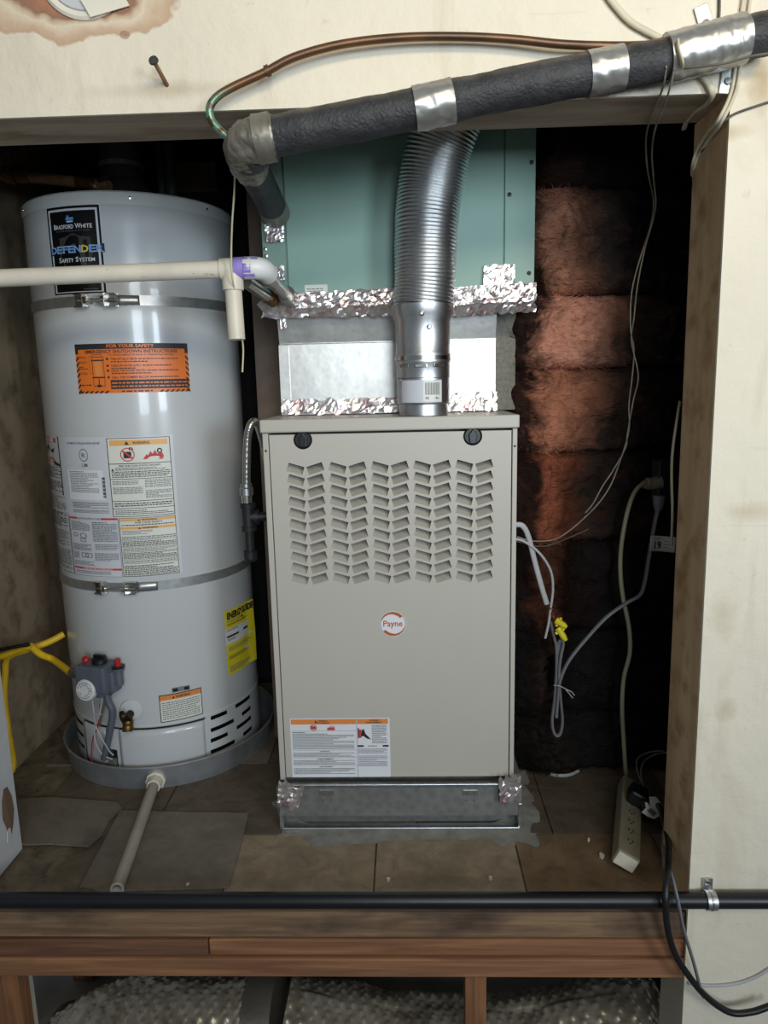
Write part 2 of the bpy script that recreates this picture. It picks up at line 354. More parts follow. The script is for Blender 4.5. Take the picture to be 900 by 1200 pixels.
# ------------------------------------------------------------------ the setting
YW = 1.2                       # front face of the garage wall
ZH = 1.428                     # underside of the header
XJ = 0.515                     # right jamb face
mb = MB(); SK = .006
mb.box(-1.9, 1.9, YW+SK, YW+.125, ZH+.012, 2.45); mb.box(-1.9, 1.9, YW, YW+SK, ZH, 2.45)
mb.box(XJ+.014, 1.9, YW+SK, YW+.135, -.55, ZH+.012); mb.prism([(XJ-.006, YW, ZH), (1.9, YW, ZH), (1.9, YW, -.55), (XJ+.008, YW, -.55)], (0, SK, 0))
mb.box(-1.9, -.88, YW+SK, YW+.2, -.55, ZH+.012); mb.box(-1.9, -.866, YW, YW+SK, -.55, ZH)
o = put('wall_front', mb, MAT['plaster'], center=V((0,0,0))); tag(o, 'cream plaster garage wall framing the closet opening, water stained at top left', 'wall', kind='structure')
o = put('trim_1', MB().box(-.88, XJ+.014, YW+SK+.0002, YW+.127, ZH, ZH+.014), MAT['soffit'], bevel=.001); tag(o, 'underside board of the closet opening header, shade painted into its brown', 'trim', kind='structure')
o = put('trim_2', MB().add([(XJ-.006, YW+SK+.0002, ZH), (XJ+.015, YW+SK+.0002, ZH), (XJ+.015, YW+.137, ZH), (XJ-.006, YW+.137, ZH),
    (XJ+.004, YW+SK+.0002, 0.0), (XJ+.015, YW+SK+.0002, 0), (XJ+.015, YW+.137, 0), (XJ+.004, YW+.137, 0)],
    [(0,1,2,3),(4,7,6,5),(0,4,5,1),(1,5,6,2),(2,6,7,3),(3,7,4,0)]), MAT['jamb']); tag(o, 'right jamb board of the closet opening, browned with painted shade and stains', 'trim', kind='structure')
o = put('trim_3', MB().box(-.88, -.866, YW+SK+.0002, YW+.2, 0, ZH), MAT['jambwhite'], bevel=.001); tag(o, 'chipped white left jamb board of the closet opening', 'trim', kind='structure')
# bare patch where the paint of the left jamb has peeled: an irregular chip, slightly proud rim
J = o
def onjamb(x, y, X=-.8655): d = ray(x, y); return CAM+d*(X/d.x)
pp = [onjamb(*q) for q in ((4,925),(8,922),(13,932),(16,948),(15,966),(12,985),(9,988),(8,972),(3,960),(2,940))]
put('peeled_patch', MB().prism(pp, (.0012, 0, 0)), MAT['peel'], J)
pp = [onjamb(*q, X=-.864) for q in ((8,975),(11,970),(13,980),(11,990),(8,988))]
put('paint_flake', MB().prism(pp, (.002, 0, 0)), MAT['jambwhite'], J)
o = put('wall_left', MB().box(-1.10, -1.07, YW+.2, 2.30, -.03, 1.95), MAT['ply']); tag(o, 'water stained plywood wall left of the water heater', 'wall', kind='structure')
o = put('wall_back', MB().box(-1.10, .80, 2.30, 2.33, -.55, 1.95), MAT['dark']); tag(o, 'dark back wall of the closet', 'wall', kind='structure')
o = put('wall_right', MB().box(.76, .79, YW+.136, 2.30, -.03, 1.95), MAT['dark']); tag(o, 'dark right wall inside the closet', 'wall', kind='structure')
o = put('ceiling', MB().box(-1.10, .80, YW+.126, 2.33, 1.95, 1.98), MAT['dark']); tag(o, 'dark ceiling of the closet', 'ceiling', kind='structure')
o = put('floor_garage', MB().box(-2.5, 2.5, -3.6, 2.33, -.60, -.55), MAT['concrete']); tag(o, 'concrete garage floor below the closet platform', 'floor', kind='structure')

# platform floor: subfloor plus loose vinyl tiles and sheets
fl = put('floor', MB().box(-1.07, .76, YW+.056, 2.30, -.022, -.006), MAT['subfloor']); tag(fl, 'dirty tiled platform floor of the closet', 'floor', kind='structure')
rnd = random.Random(5)
sx0 = pz(441, 1010).x; tw = .305
ys = [YW+.024, 1.452, 1.757, 2.062, 2.29]
tm = {}
TC = ['tile0','tile1','tile2','tile3']
for j in range(4):
    for i in range(-3, 4):
        x0 = sx0+i*tw+(.09 if j % 2 else 0); x1 = x0+tw-.004
        x0 = max(x0, -1.065); x1 = min(x1, .755)
        if x1-x0 < .03: continue
        if j == 0 and x1 < -.60: continue          # bare dirty subfloor at the front left
        y0, y1 = ys[j], ys[j+1]-.004
        key = (round(x1-x0, 3), round(y1-y0, 3), 0)
        h = rnd.uniform(0, .0015)
        m = 'tile3' if i >= 1 and j == 0 else ('tile1' if j == 0 and i in (-1, 0) else TC[rnd.choice((0, 2, 2))])
        b = MB(); n = 8
        front = [(x0+(x1-x0)*k/n, y0+(rnd.uniform(0, .006) if j == 0 else 0)) for k in range(n+1)]
        b.prism([(x, y, -.006) for x, y in front]+[(x1, y1, -.006), (x0, y1, -.006)], (0, 0, .005+h))
        put('floor_tile', b, MAT[m], fl)
def sheet(name, pix, z, th, mat):
    b = MB(); b.prism([tuple(pz(x, y, z)) for x, y in pix], (0, 0, th)); return put(name, b, mat, fl)
sheet('floor_sheet', [(20,938),(60,935),(100,938),(137,941),(143,948),(128,962),(120,978),(104,993),(60,990),(24,991)], .0006, .003, MAT['sheet'])
sheet('floor_sheet', [(141,951),(215,953),(291,954),(283,990),(268,1041),(200,1043),(150,1044),(118,1046),(106,1041),(94,1040),(118,995)], .0004, .0035, MAT['sheet'])
for q in ((705,1004,.006),(690,985,.003),(455,1032,.004),(575,1030,.004),(220,1038,.003)):
    p = pz(q[0], q[1], .001); b = MB(); r = q[2]
    b.prism([(p.x+r*cos(a)*rnd.uniform(.6,1.3), p.y+r*sin(a)*rnd.uniform(.6,1.6), .0) for a in [k*pi/3.5 for k in range(7)]], (0, 0, .006))
    o = put('debris_chip', b, MAT['paper']); tag(o, {705:'pale paint chip on the floor left of the power strip',690:'small pale flake on brown tile behind the paint chip',455:'tiny flake on the tan tile before the furnace',575:'light crumb at the tile edge before the furnace',220:'tiny flake at the sheet edge right of drain pipe'}[q[0]], 'debris', 'plaster crumbs on the platform floor')

# platform framing below the floor
pf = thing('platform_frame', (-.05, YW+.05, -.55), 'wooden platform framing under the closet floor, stacked boards and short posts', 'platform frame')
def zf(y, Y=YW+.012): return py(420, y, Y).z
z1, z2, z3, z4 = zf(1062), zf(1100), zf(1119.5), zf(1141)
put('plank', MB().box(-.878, XJ+.013, YW+.014, YW+.0555, z2+.001, -.0065), MAT['wood_a'], pf, bevel=.002)
xm = py(243, 1110, YW).x
put('plank', MB().box(-.878, xm-.002, YW+.008, YW+.06, z3+.001, z2-.001), MAT['wood_b'], pf, bevel=.003)
put('plank', MB().box(xm, XJ+.013, YW+.010, YW+.06, z3+.001, z2-.001), MAT['wood_c'], pf, bevel=.003)
put('plank', MB().box(-.878, XJ+.013, YW+.003, YW+.06, z4, z3-.001), MAT['wood_c'], pf, bevel=.003)
for xa, xb, yy in ((-12,22,.06),(87,110,.42),(545,570,.022),(778,806,.42),(318,345,.42)):
    a, b2 = py(xa, 1160, YW+yy).x, py(xb, 1160, YW+yy).x
    put('post', MB().box(a, b2, YW+yy, YW+yy+.04, -.55, z4-.001), MAT['wood_post'], pf, bevel=.002)
# joists that carry the floor
for x in (-.6, -.2, .2): put('joist', MB().box(x, x+.04, YW+.061, 2.29, -.16, -.0225), MAT['wood_b'], pf)

# bubble-foil insulated ducts lying under the platform
def bub(path, R, seed):
    P = cr(path, 64 if len(path) < 5 else 44); b = MB(); n = len(P); seg = 168
    L_ = 0; ls = [0]
    for i in range(1, n): L_ += (P[i]-P[i-1]).length; ls.append(L_)
    T = [((P[min(i+1,n-1)]-P[max(i-1,0)]).normalized()) for i in range(n)]; vs_ = []
    for i in range(n):
        N = (V((0,0,1))-T[i]*T[i].z).normalized(); B = T[i].cross(N)
        for k in range(seg):
            a = 2*pi*k/seg; q = ls[i]/.015; rr = a*R/.015
            hgt = max(0, sin(pi*q+(pi/2 if int(rr) % 2 else 0))*abs(sin(pi*rr)))
            nz = noise.noise(V((ls[i]*9, a*2, seed)))*.012
            vs_.append(P[i]+(N*cos(a)+B*sin(a))*(R+.0045*hgt+nz))
    b.add(vs_, [(i*seg+k, i*seg+(k+1)%seg, (i+1)*seg+(k+1)%seg, (i+1)*seg+k) for i in range(n-1) for k in range(seg)], True)
    b.add(vs_[:seg], [tuple(range(seg))]); b.add(vs_[-seg:], [tuple(range(seg))]); return b
RD = .13
def dpath(px_, Y): return [py(x, y, Y)-V((0, -.02, RD+.004)) for x, y in px_]
d1 = thing('bubble_foil_duct', (-.4, 1.47, -.55), 'silver bubble foil duct under the platform, left of the taped joint', 'duct', 'ducts under the platform')
put('duct_sleeve', bub(dpath([(62,1212),(120,1181),(200,1166),(290,1164)], 1.42), RD, 1.0), MAT['bubble'], d1)
pt = dpath([(288,1164),(322,1163)], 1.42); put('joint_tape', MB().tube([pt[0]+(pt[1]-pt[0])*k/5 for k in range(6)], RD+.006, 40, False), MAT['tape_dirty'], d1)
pt = dpath([(40,1226),(62,1212),(85,1198)], 1.42); put('end_collar', MB().tube(cr(pt, 4), RD+.007, 40), MAT['tape_dirty'], d1)
d2 = thing('bubble_foil_duct', (.2, 1.47, -.55), 'sagging silver bubble foil duct under the platform, right of the taped joint', 'duct', 'ducts under the platform')
put('duct_sleeve', bub(dpath([(322,1163),(400,1180),(480,1192),(560,1195),(640,1188),(720,1172),(780,1169)], 1.42), RD, 5.0), MAT['bubble'], d2)
pt = dpath([(778,1169),(830,1186),(870,1215)], 1.42); put('end_sleeve', MB().tube(cr(pt, 5), RD+.004, 40), MAT['ventdark'], d2)

# ------------------------------------------------------------------ insulation right of the furnace, soot and shade painted into its colour
def fluff(x, z, s): return noise.fractal(V((x*9, z*9, s)), 0.9, 2.0, 5)
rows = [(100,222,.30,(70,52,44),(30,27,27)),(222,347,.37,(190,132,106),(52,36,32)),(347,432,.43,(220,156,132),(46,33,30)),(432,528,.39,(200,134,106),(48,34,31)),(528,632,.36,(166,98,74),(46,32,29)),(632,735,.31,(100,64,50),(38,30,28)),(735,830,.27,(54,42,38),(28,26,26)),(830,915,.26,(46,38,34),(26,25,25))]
ldesc = ['topmost sooty black insulation batt, right of the green coil box','orange brown insulation batt second from the top beside green coil box','brightest pink insulation batt level with the crumpled foil tape','pink insulation batt just above the furnace top level','rust coloured insulation batt beside the furnace louvers','dark brown insulation batt behind the yellow wire nuts','sooty insulation batt behind the grey cord loop','lowest black insulation batt along the floor']
Yi = 1.74
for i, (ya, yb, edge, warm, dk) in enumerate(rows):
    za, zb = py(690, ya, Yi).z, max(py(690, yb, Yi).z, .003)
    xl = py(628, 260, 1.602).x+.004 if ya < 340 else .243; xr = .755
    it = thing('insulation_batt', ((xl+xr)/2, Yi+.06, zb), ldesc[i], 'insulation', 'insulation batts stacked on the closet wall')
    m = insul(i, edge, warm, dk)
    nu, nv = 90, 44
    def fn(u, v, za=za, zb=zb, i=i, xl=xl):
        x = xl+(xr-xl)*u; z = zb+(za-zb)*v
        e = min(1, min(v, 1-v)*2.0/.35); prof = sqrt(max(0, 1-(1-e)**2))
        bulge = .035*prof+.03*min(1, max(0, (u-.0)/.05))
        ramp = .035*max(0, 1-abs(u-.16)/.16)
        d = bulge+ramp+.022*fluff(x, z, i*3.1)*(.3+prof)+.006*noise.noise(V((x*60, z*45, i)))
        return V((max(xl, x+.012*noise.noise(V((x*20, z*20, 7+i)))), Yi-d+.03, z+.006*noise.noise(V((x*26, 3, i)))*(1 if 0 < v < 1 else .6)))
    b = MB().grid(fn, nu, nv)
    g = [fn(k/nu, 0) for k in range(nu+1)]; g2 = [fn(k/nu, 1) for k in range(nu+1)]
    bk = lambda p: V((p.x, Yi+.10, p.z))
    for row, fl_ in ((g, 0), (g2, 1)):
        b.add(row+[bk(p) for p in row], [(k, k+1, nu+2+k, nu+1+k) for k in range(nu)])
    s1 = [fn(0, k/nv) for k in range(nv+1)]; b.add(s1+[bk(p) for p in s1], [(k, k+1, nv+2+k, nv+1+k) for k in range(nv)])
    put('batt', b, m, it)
    # loose glass fibres standing off the face
    r2 = random.Random(40+i); f = MB()
    for k in range(420):
        u = min(.98, abs(r2.gauss(.05, .22)))+.004; v = r2.choice((r2.random(), r2.uniform(0, .12), r2.uniform(.85, 1)))
        p = fn(u, min(v, 1)); a = r2.uniform(0, 2*pi); ln = r2.uniform(.008, .03)
        dx, dz = cos(a)*ln, sin(a)*ln*.6; q = p+V((dx*.5, -r2.uniform(.002, .010), dz*.5)); e = p+V((dx, -r2.uniform(-.002, .012), dz)); wv = V((-dz, 0, dx)).normalized()*.00055
        f.add([p-wv, p+wv, q+wv, q-wv, e], [(0,1,2,3),(3,2,4)])
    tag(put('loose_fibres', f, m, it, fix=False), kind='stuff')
# grey board right of the plenum and brown board left of it
o = put('grey_board', MB().box(.09, .262, 1.705, 1.717, .934, 1.24), MAT['greyboard'], bevel=.001); tag(o, 'speckled grey board standing behind the plenum, next to pink insulation', 'board')
o = put('brown_board', MB().box(-.39, -.305, 1.90, 1.915, 0, 1.9), MAT['darkboard'], bevel=.001); tag(o, 'dark brown board standing upright between water heater and plenum', 'board')
# ------------------------------------------------------------------ lettering and stickers
TX = {}
def text2d(s, bold=0.0):
    if (s, bold) in TX: return TX[(s, bold)]
    cu = bpy.data.curves.new('t', 'FONT'); cu.body = s; cu.size = 1; cu.offset = bold; cu.resolution_u = 2; cu.fill_mode = 'FRONT'
    ob = bpy.data.objects.new('t', cu); COL.objects.link(ob); dg = bpy.context.evaluated_depsgraph_get(); dg.update()
    me = bpy.data.meshes.new_from_object(ob.evaluated_get(dg)); vs_ = [(v.co.x, v.co.y) for v in me.vertices]; fs = [tuple(p.vertices) for p in me.polygons]
    bpy.data.objects.remove(ob); bpy.data.curves.remove(cu); bpy.data.meshes.remove(me)
    x0, x1 = min(v[0] for v in vs_), max(v[0] for v in vs_); y0, y1 = min(v[1] for v in vs_), max(v[1] for v in vs_)
    TX[(s, bold)] = ([((x-x0)/(x1-x0), (y-y0)/(y1-y0)) for x, y in vs_], fs); return TX[(s, bold)]
class Sticker:
    """flat print on a real surface; coordinates 0..1 from the top left corner"""
    def __init__(s, name, parent, mp, base, label=None, base_poly=None, off=.0004, step=.06):
        s.mp = mp; s.parent = parent; s.L = {}; s.off = off; s.step = step
        b = MB(); s._rect(b, 0, 0, 1, 1, off) if not base_poly else s._poly(b, base_poly, off)
        s.o = put(name, b, base, parent, fix=False); 
        if label: s.o['label'] = label
    def _rect(s, b, x0, y0, x1, y1, off):
        n = max(1, int(abs(x1-x0)/s.step+.999)); m = max(1, int(abs(y1-y0)/.5+.999))
        b.grid(lambda u, v: s.mp(x0+(x1-x0)*u, y1+(y0-y1)*v, off), n, m)
    def _poly(s, b, pts, off): b.add([s.mp(x, y, off) for x, y in pts], [tuple(range(len(pts)))[::-1]])
    def _l(s, mat, layer): return s.L.setdefault((mat, layer), MB())
    def rect(s, x0, y0, x1, y1, mat, layer=1): s._rect(s._l(mat, layer), x0, y0, x1, y1, s.off+.0003*layer); return s
    def poly(s, pts, mat, layer=1): s._poly(s._l(mat, layer), pts, s.off+.0003*layer); return s
    def frame(s, x0, y0, x1, y1, wx, wy, mat, layer=1):
        s.rect(x0, y0, x1, y0+wy, mat, layer); s.rect(x0, y1-wy, x1, y1, mat, layer); s.rect(x0, y0, x0+wx, y1, mat, layer); s.rect(x1-wx, y0, x1, y1, mat, layer); return s
    def text(s, t, x0, y0, x1, y1, mat, layer=2, bold=0.02, grow=0):
        vs_, fs = text2d(t, bold); s._l(mat, layer).add([s.mp(x0+(x1-x0)*x, y1+(y0-y1)*y, s.off+.0003*layer) for x, y in vs_], fs); return s
    def lines(s, x0, y0, x1, y1, n, mat, seed=0, layer=1, fill=.5, ww=.05):
        r = random.Random(seed); h = (y1-y0)/n
        for i in range(n):
            y = y0+h*(i+.5); x = x0; end = x1 if r.random() > .25 else x0+(x1-x0)*r.uniform(.5, .95)
            while x < end:
                wd = r.uniform(.35, 1.3)*ww*(x1-x0); xe = min(x+wd, end)
                s._rect(s._l(mat, layer), x, y-h*fill/2, xe, y+h*fill/2, s.off+.0003*layer); x = xe+ww*.25*(x1-x0)
        return s
    def disc(s, cx, cy, rx, ry, mat, layer=1, n=24): return s.poly([(cx+rx*cos(2*pi*k/n), cy-ry*sin(2*pi*k/n)) for k in range(n)], mat, layer)
    def ring(s, cx, cy, rx, ry, k0, mat, layer=1, a0=0, a1=2*pi, n=24):
        for k in range(n):
            a, b = a0+(a1-a0)*k/n, a0+(a1-a0)*(k+1)/n
            s.poly([(cx+rx*cos(a), cy-ry*sin(a)), (cx+rx*cos(b), cy-ry*sin(b)), (cx+rx*k0*cos(b), cy-ry*k0*sin(b)), (cx+rx*k0*cos(a), cy-ry*k0*sin(a))], mat, layer)
        return s
    def tri(s, cx, cy, rx, ry, mat, layer=1): return s.poly([(cx-rx, cy+ry), (cx+rx, cy+ry), (cx, cy-ry)], mat, layer)
    def flame(s, x0, y0, x1, y1, mat, layer=1):
        r = random.Random(3); pts = [(x0, y1), (x1, y1)]; n = 7
        for k in range(n):
            u = 1-(k+.5)/n; top = y0+(y1-y0)*(.55-.5*abs(sin(u*2.4))) if True else 0
            pts += [(x0+(x1-x0)*(u+.07), y1-(y1-y0)*.35), (x0+(x1-x0)*u, max(y0, top))]
        return s.poly(pts, mat, layer)
    def done(s, name='print'):
        for (mat, layer), b in s.L.items(): tag(put(name, b, mat, s.o, fix=False), kind='stuff')
        return s.o
def cylmap(px0, px1, py0, py1, R=HR):
    """label on the heater jacket from pixel box (top left / bottom right averaged)"""
    (ta, za), (tb, zb) = pc(px0, py0, R), pc(px1, py1, R)
    return ta, tb, za, zb
def mk_cyl(ta, tb, za, zb, tilt=0):
    def mp(u, v, off):
        t = ta+(tb-ta)*u; z = za+(zb-za)*v+tilt*(u-.5); r = HR+off
        return V((HC.x+r*sin(t), HC.y-r*cos(t), z))
    return mp

# ------------------------------------------------------------------ water heater
TH0, ZT = pc(140, 223)
wh = thing('water_heater', (HC.x, HC.y, .006), 'tall light grey cylindrical gas water heater standing in a metal drain pan', 'water heater')
zsk = pc(180, 850)[1]       # seam above the burner skirt
put('jacket', MB().lathe([(HR, zsk-.001), (HR, ZT-.026)], (HC.x, HC.y, 0), seg=128), MAT['heater'], wh)
put('top_cap', MB().lathe([(HR+.0018, ZT-.030), (HR+.0018, ZT-.004), (HR-.002, ZT), (.06, ZT+.006), (.0001, ZT+.006)], (HC.x, HC.y, 0), seg=128), MAT['heater_cap'], wh)
for a in (.35, -.9, 1.1): put('screw', MB().lathe([(.0035, 0), (.003, .002), (.0001, .0025)], (HC.x+(HR+.0015)*sin(a), HC.y-(HR+.0015)*cos(a), ZT-.015), (sin(a), -cos(a), 0), 12), MAT['chrome'], wh)
# burner skirt: wall with real vent slots cut out of an angular grid
skt = MB(); zb0 = .03
slots = []    # (theta0, theta1, z0, z1)
def sl(x0, y0, x1, y1, hpx=7):
    t0, za = pc(x0, y0); t1, zb = pc(x1, y1); zc = (za+zb)/2; slots.append((t0, t1, zc-.0055, zc+.0055))
for q in ((247,842,266,834),(247,856,274,844),(247,868,267,860),(247,882,275,868)): sl(*q)
rs = list(slots); t_a = pc(276, 830)[0]
for k, (a, b, z0, z1) in enumerate(rs): slots.append((t_a+(0 if k % 2 == 0 else .10), pc(293, 822)[0], z0+.002, z1+.002))
for q in ((86,838,97,846),(86,852,98,860),(87,866,99,873),(88,880,99,888)): sl(*q)
ths = sorted(set([s_[0] for s_ in slots]+[s_[1] for s_ in slots]+[-pi+2*pi*k/140 for k in range(141)]))
zs = sorted(set([zb0, zsk]+[s_[2] for s_ in slots]+[s_[3] for s_ in slots]))
idx = {}; vv = []; ff = []
def gv(i, j):
    if (i, j) not in idx: idx[(i, j)] = len(vv); vv.append((HC.x+HR*sin(ths[i]), HC.y-HR*cos(ths[i]), zs[j]))
    return idx[(i, j)]
for i in range(len(ths)-1):
    for j in range(len(zs)-1):
        tc, zc = (ths[i]+ths[i+1])/2, (zs[j]+zs[j+1])/2
        if any(a < tc < b and z0 < zc < z1 for a, b, z0, z1 in slots): continue
        ff.append((gv(i,j), gv(i+1,j), gv(i+1,j+1), gv(i,j+1)))
skt.add(vv, ff, True); put('burner_skirt', skt, MAT['heater'], wh)
put('inner_drum', MB().lathe([(HR-.02, zb0), (HR-.02, zsk)], (HC.x, HC.y, 0), seg=64), MAT['black'], wh)
put('seam_band', MB().lathe([(HR+.0006, zsk-.003), (HR+.0012, zsk-.002), (HR+.0012, zsk+.001), (HR+.0004, zsk+.002)], (HC.x, HC.y, 0), seg=128), MAT['heater_cap'], wh)
put('base_ring', MB().lathe([(HR-.02, zb0), (HR-.02, .006), (HR-.03, .006)], (HC.x, HC.y, 0), seg=64), MAT['black'], wh)
# rounded slot rims
# burner access door on the front
t0, t1 = pc(143, 880)[0], pc(240, 870)[0]; zd1 = pc(190, 853)[1]; zd0 = .034
acc = put('access_door', MB().grid(lambda u, v: V((HC.x+(HR+.004+.002*sin(pi*u)*sin(pi*v))*sin(t0+(t1-t0)*u), HC.y-(HR+.004+.002*sin(pi*u)*sin(pi*v))*cos(t0+(t1-t0)*u), zd0+(zd1-zd0)*v)), 24, 6), MAT['heater'], wh, solid=.004)
t0b = pc(104, 880)[0]
put('access_door', MB().grid(lambda u, v: V((HC.x+(HR+.004)*sin(t0b+(t0-.16-t0b)*u), HC.y-(HR+.004)*cos(t0b+(t0-.16-t0b)*u), zd0+(zd1-zd0)*v)), 10, 4), MAT['heater'], wh, solid=.004)
def seamfn(u, v): t = t0b+(t1-t0b+.02)*u; return V((HC.x+(HR+.003)*sin(t), HC.y-(HR+.003)*cos(t), zd1+.001+.004*v))
put('door_shadow_gap', MB().grid(seamfn, 30, 1), MAT['black'], wh)
# frame vectors on jacket
def fr(t): return V((sin(t), -cos(t), 0)), V((cos(t), sin(t), 0))
def onj(t, z, out=0, side=0): n, tt = fr(t); return V((HC.x, HC.y, 0))+n*(HR+out)+tt*side+V((0, 0, z))
# burner port with wires
tb_, zb_ = pc(128, 886); n, tt = fr(tb_)
bp = put('burner_port', MB().obox(onj(tb_, zb_-.006, .001), tt*.028, V((0,0,.028)), n*.003), MAT['black'], wh, bevel=.003)
put('port_bracket', MB().obox(onj(tb_, zb_-.012, .009, .02), tt*.008, V((0,0,.014)), n*.006).obox(onj(tb_, zb_-.02, .007, -.004), tt*.012, V((0,0,.003)), n*.003), MAT['galv_dull'], bp, bevel=.001)
put('sight_glass', MB().cyl(onj(tb_, zb_+.012, .003, .006), n, .013, .006, 20), MAT['ventdark'], bp)
# gas control valve
tv, zv = pc(128, 787); n, tt = fr(tv); Z = V((0,0,1))
gc = put('gas_valve', MB().obox(onj(tv, zv+.004, .038, -.006), tt*.042, Z*.034, n*.03).obox(onj(tv, zv-.02, .030, -.012), tt*.030, Z*.026, n*.028).obox(onj(tv, zv-.008, .028, .030), tt*.014, Z*.028, n*.018), MAT['valve'], wh, bevel=.005)
dp = onj(tv, zv-.022, .060, -.018)
dl = put('dial', MB().lathe([(.027,0),(.0275,.004),(.0265,.012),(.024,.014),(.0001,.0145)], dp, n+Z*.12, 40), MAT['dial'], gc)
r3 = random.Random(2); dm = MB(); dn = (n+Z*.12).normalized(); dv = (Z-dn*Z.dot(dn)).normalized(); dh = dv.cross(dn)
for rr_, cnt in ((.019, 22), (.0135, 13)):
    for k in range(cnt):
        a = 2*pi*k/cnt; 
        if r3.random() < .25: continue
        c = dp+dn*.0152+(dh*cos(a)+dv*sin(a))*rr_; dm.obox(c, (dh*cos(a)+dv*sin(a))*.0011, (dv*cos(a)-dh*sin(a))*.0016, dn*.0002)
put('dial_marks', dm, MAT['greyink'], dl)
put('pilot_knob', MB().lathe([(.017,0),(.019,.006),(.017,.014),(.011,.016),(.0001,.017)], onj(tv, zv+.037, .034, .003), Z+n*.2, 24).obox(onj(tv, zv+.055, .036, .003), tt*.014, Z*.004, n*.004), MAT['black'], gc)
put('red_button', MB().lathe([(.0085,0),(.0085,.010),(.006,.013),(.0001,.0135)], onj(tv, zv+.042, .040, -.030), Z*.6+n*.5, 18), MAT['redplastic'], gc)
ig = put('igniter', MB().lathe([(.010,-.045),(.010,-.01),(.014,-.008),(.015,.0),(.009,.004),(.0001,.004)], onj(tv, zv+.025, .024, .046), Z, 22), MAT['valve'], gc)
put('igniter_flange', MB().lathe([(.0001,.001),(.016,.0),(.016,.004),(.0001,.005)], onj(tv, zv+.025, .024, .046), Z, 22), MAT['black'], gc)
put('red_button', MB().lathe([(.0075,0),(.0075,.018),(.006,.020),(.0001,.0205)], onj(tv, zv+.028, .024, .046), Z, 18), MAT['redplastic'], gc)
put('inlet_fitting', MB().lathe([(.011,0),(.011,.012),(.014,.012),(.014,.024),(.010,.026),(.010,.036),(.0001,.036)], onj(tv, zv+.002, .034, -.046), -tt, 6), MAT['steel'], gc)
put('outlet_tube', MB().tube(cr([onj(tv, zv-.04, .026, .004), onj(tv, zv-.07, .024, .008), onj(tv, zv-.11, .020, .012), onj(tb_, zb_+.0, .016, -.002)], 6), .0085, 14), MAT['valve'], gc)
def wire(name, pts, r, mat, parent=None, n=8, seg=8, flat=None): return put(name, MB().tube(cr(pts, n), r, seg, True, flat), mat, parent)
def onpx(x, y, out): t, z = pc(x, y, HR+out); return V((HC.x+(HR+out)*sin(t), HC.y-(HR+out)*cos(t), z))
wire('pilot_wire', [onpx(*q) for q in ((107,812,.05),(110,835,.045),(112,850,.04),(119,865,.035),(128,880,.02),(133,885,.014))], .0018, MAT['cord_lt'], gc)
wire('pilot_wire', [onpx(*q) for q in ((121,812,.05),(116,838,.045),(111,855,.04),(112,870,.035),(120,884,.022),(132,890,.014))], .0018, MAT['cord_lt'], gc)
wire('red_wire', [onpx(*q) for q in ((117,825,.036),(115,850,.034),(109,865,.03),(107,885,.026),(110,897,.022),(122,897,.016),(130,893,.012))], .0017, MAT['redplastic'], gc)
wire('igniter_wire', [onpx(*q) for q in ((139,795,.024),(137,808,.022),(129,815,.024),(121,830,.03),(117,850,.028))], .0022, MAT['wire_dark'], gc)
put('wire_tie', MB().tube([onpx(109,838,.048), onpx(119,837,.048)], .0016, 8), MAT['cord_lt'], gc)
# drain valve with white escutcheon
td, zd = pc(154, 832); n, tt = fr(td)
dvv = put('drain_valve', MB().lathe([(.010,0),(.010,.02),(.013,.022),(.013,.034),(.0001,.036)], onj(td, zd-.006, .002), n+V((0,0,-.1)), 24), MAT['brass_dk'], wh)
put('escutcheon', MB().lathe([(.029,.0005),(.027,.004),(.012,.007),(.0001,.007)], onj(td, zd, 0), n, 36), MAT['heater_cap'], dvv)
put('valve_wheel', MB().lathe([(.010,-.005),(.013,-.004),(.013,.004),(.010,.005),(.0001,.005)], onj(td, zd+.003, .040, -.006), n*.6-tt*.7, 14), MAT['brass_dk'], dvv)
put('spout', MB().lathe([(.012,0),(.014,.006),(.012,.012),(.014,.018),(.0135,.026),(.0001,.026)], onj(td, zd-.012, .032, .004), V((0,0,-1))+n*.25, 20), MAT['brass'], dvv)

# --- stickers
# logo plate
ta, tb2, za, zb = pc(55, 250)[0], pc(118, 250)[0], pc(84, 240)[1], pc(90, 344)[1]
zb = za-(pc(84,240)[1]-pc(88,346)[1])
S = Sticker('logo_plate', wh, mk_cyl(ta, tb2, za, zb), MAT['silverlab'], 'black logo plate with chrome frame and blue lettering', off=.0015)
S.rect(.015,.012,.985,.988,MAT['plate'],1); S.rect(.05,.04,.95,.97,MAT['silverlab'],2); S.rect(.085,.065,.915,.96,MAT['plate'],3)
S.poly([(.24,.36),(.38,.345),(.5,.31),(.62,.345),(.80,.36),(.82,.55),(.74,.70),(.63,.79),(.54,.825),(.44,.79),(.32,.70),(.23,.55)][::-1], MAT['shield'], 4)
S.rect(.40,.135,.54,.165,MAT['blue'],4); S.rect(.42,.115,.46,.137,MAT['blue'],4); S.rect(.41,.172,.53,.19,MAT['blue_lt'],4)
S.text('B',.155,.205,.20,.26,MAT['white'],5,.008).text('RADFORD',.205,.215,.53,.26,MAT['white'],5,.008).text('W',.56,.205,.66,.26,MAT['white'],5,.008).text('HITE',.665,.215,.85,.26,MAT['white'],5,.008)
S.text('C O R P O R A T I O N',.20,.275,.80,.292,MAT['greyink'],5,.0)
S.poly([(.04,.445),(.5,.425),(1.02,.435),(1.02,.53),(.5,.53),(.05,.545)][::-1], MAT['navy'], 5)
xs = [.055,.175,.29,.395,.505,.63,.765,.885,1.01]
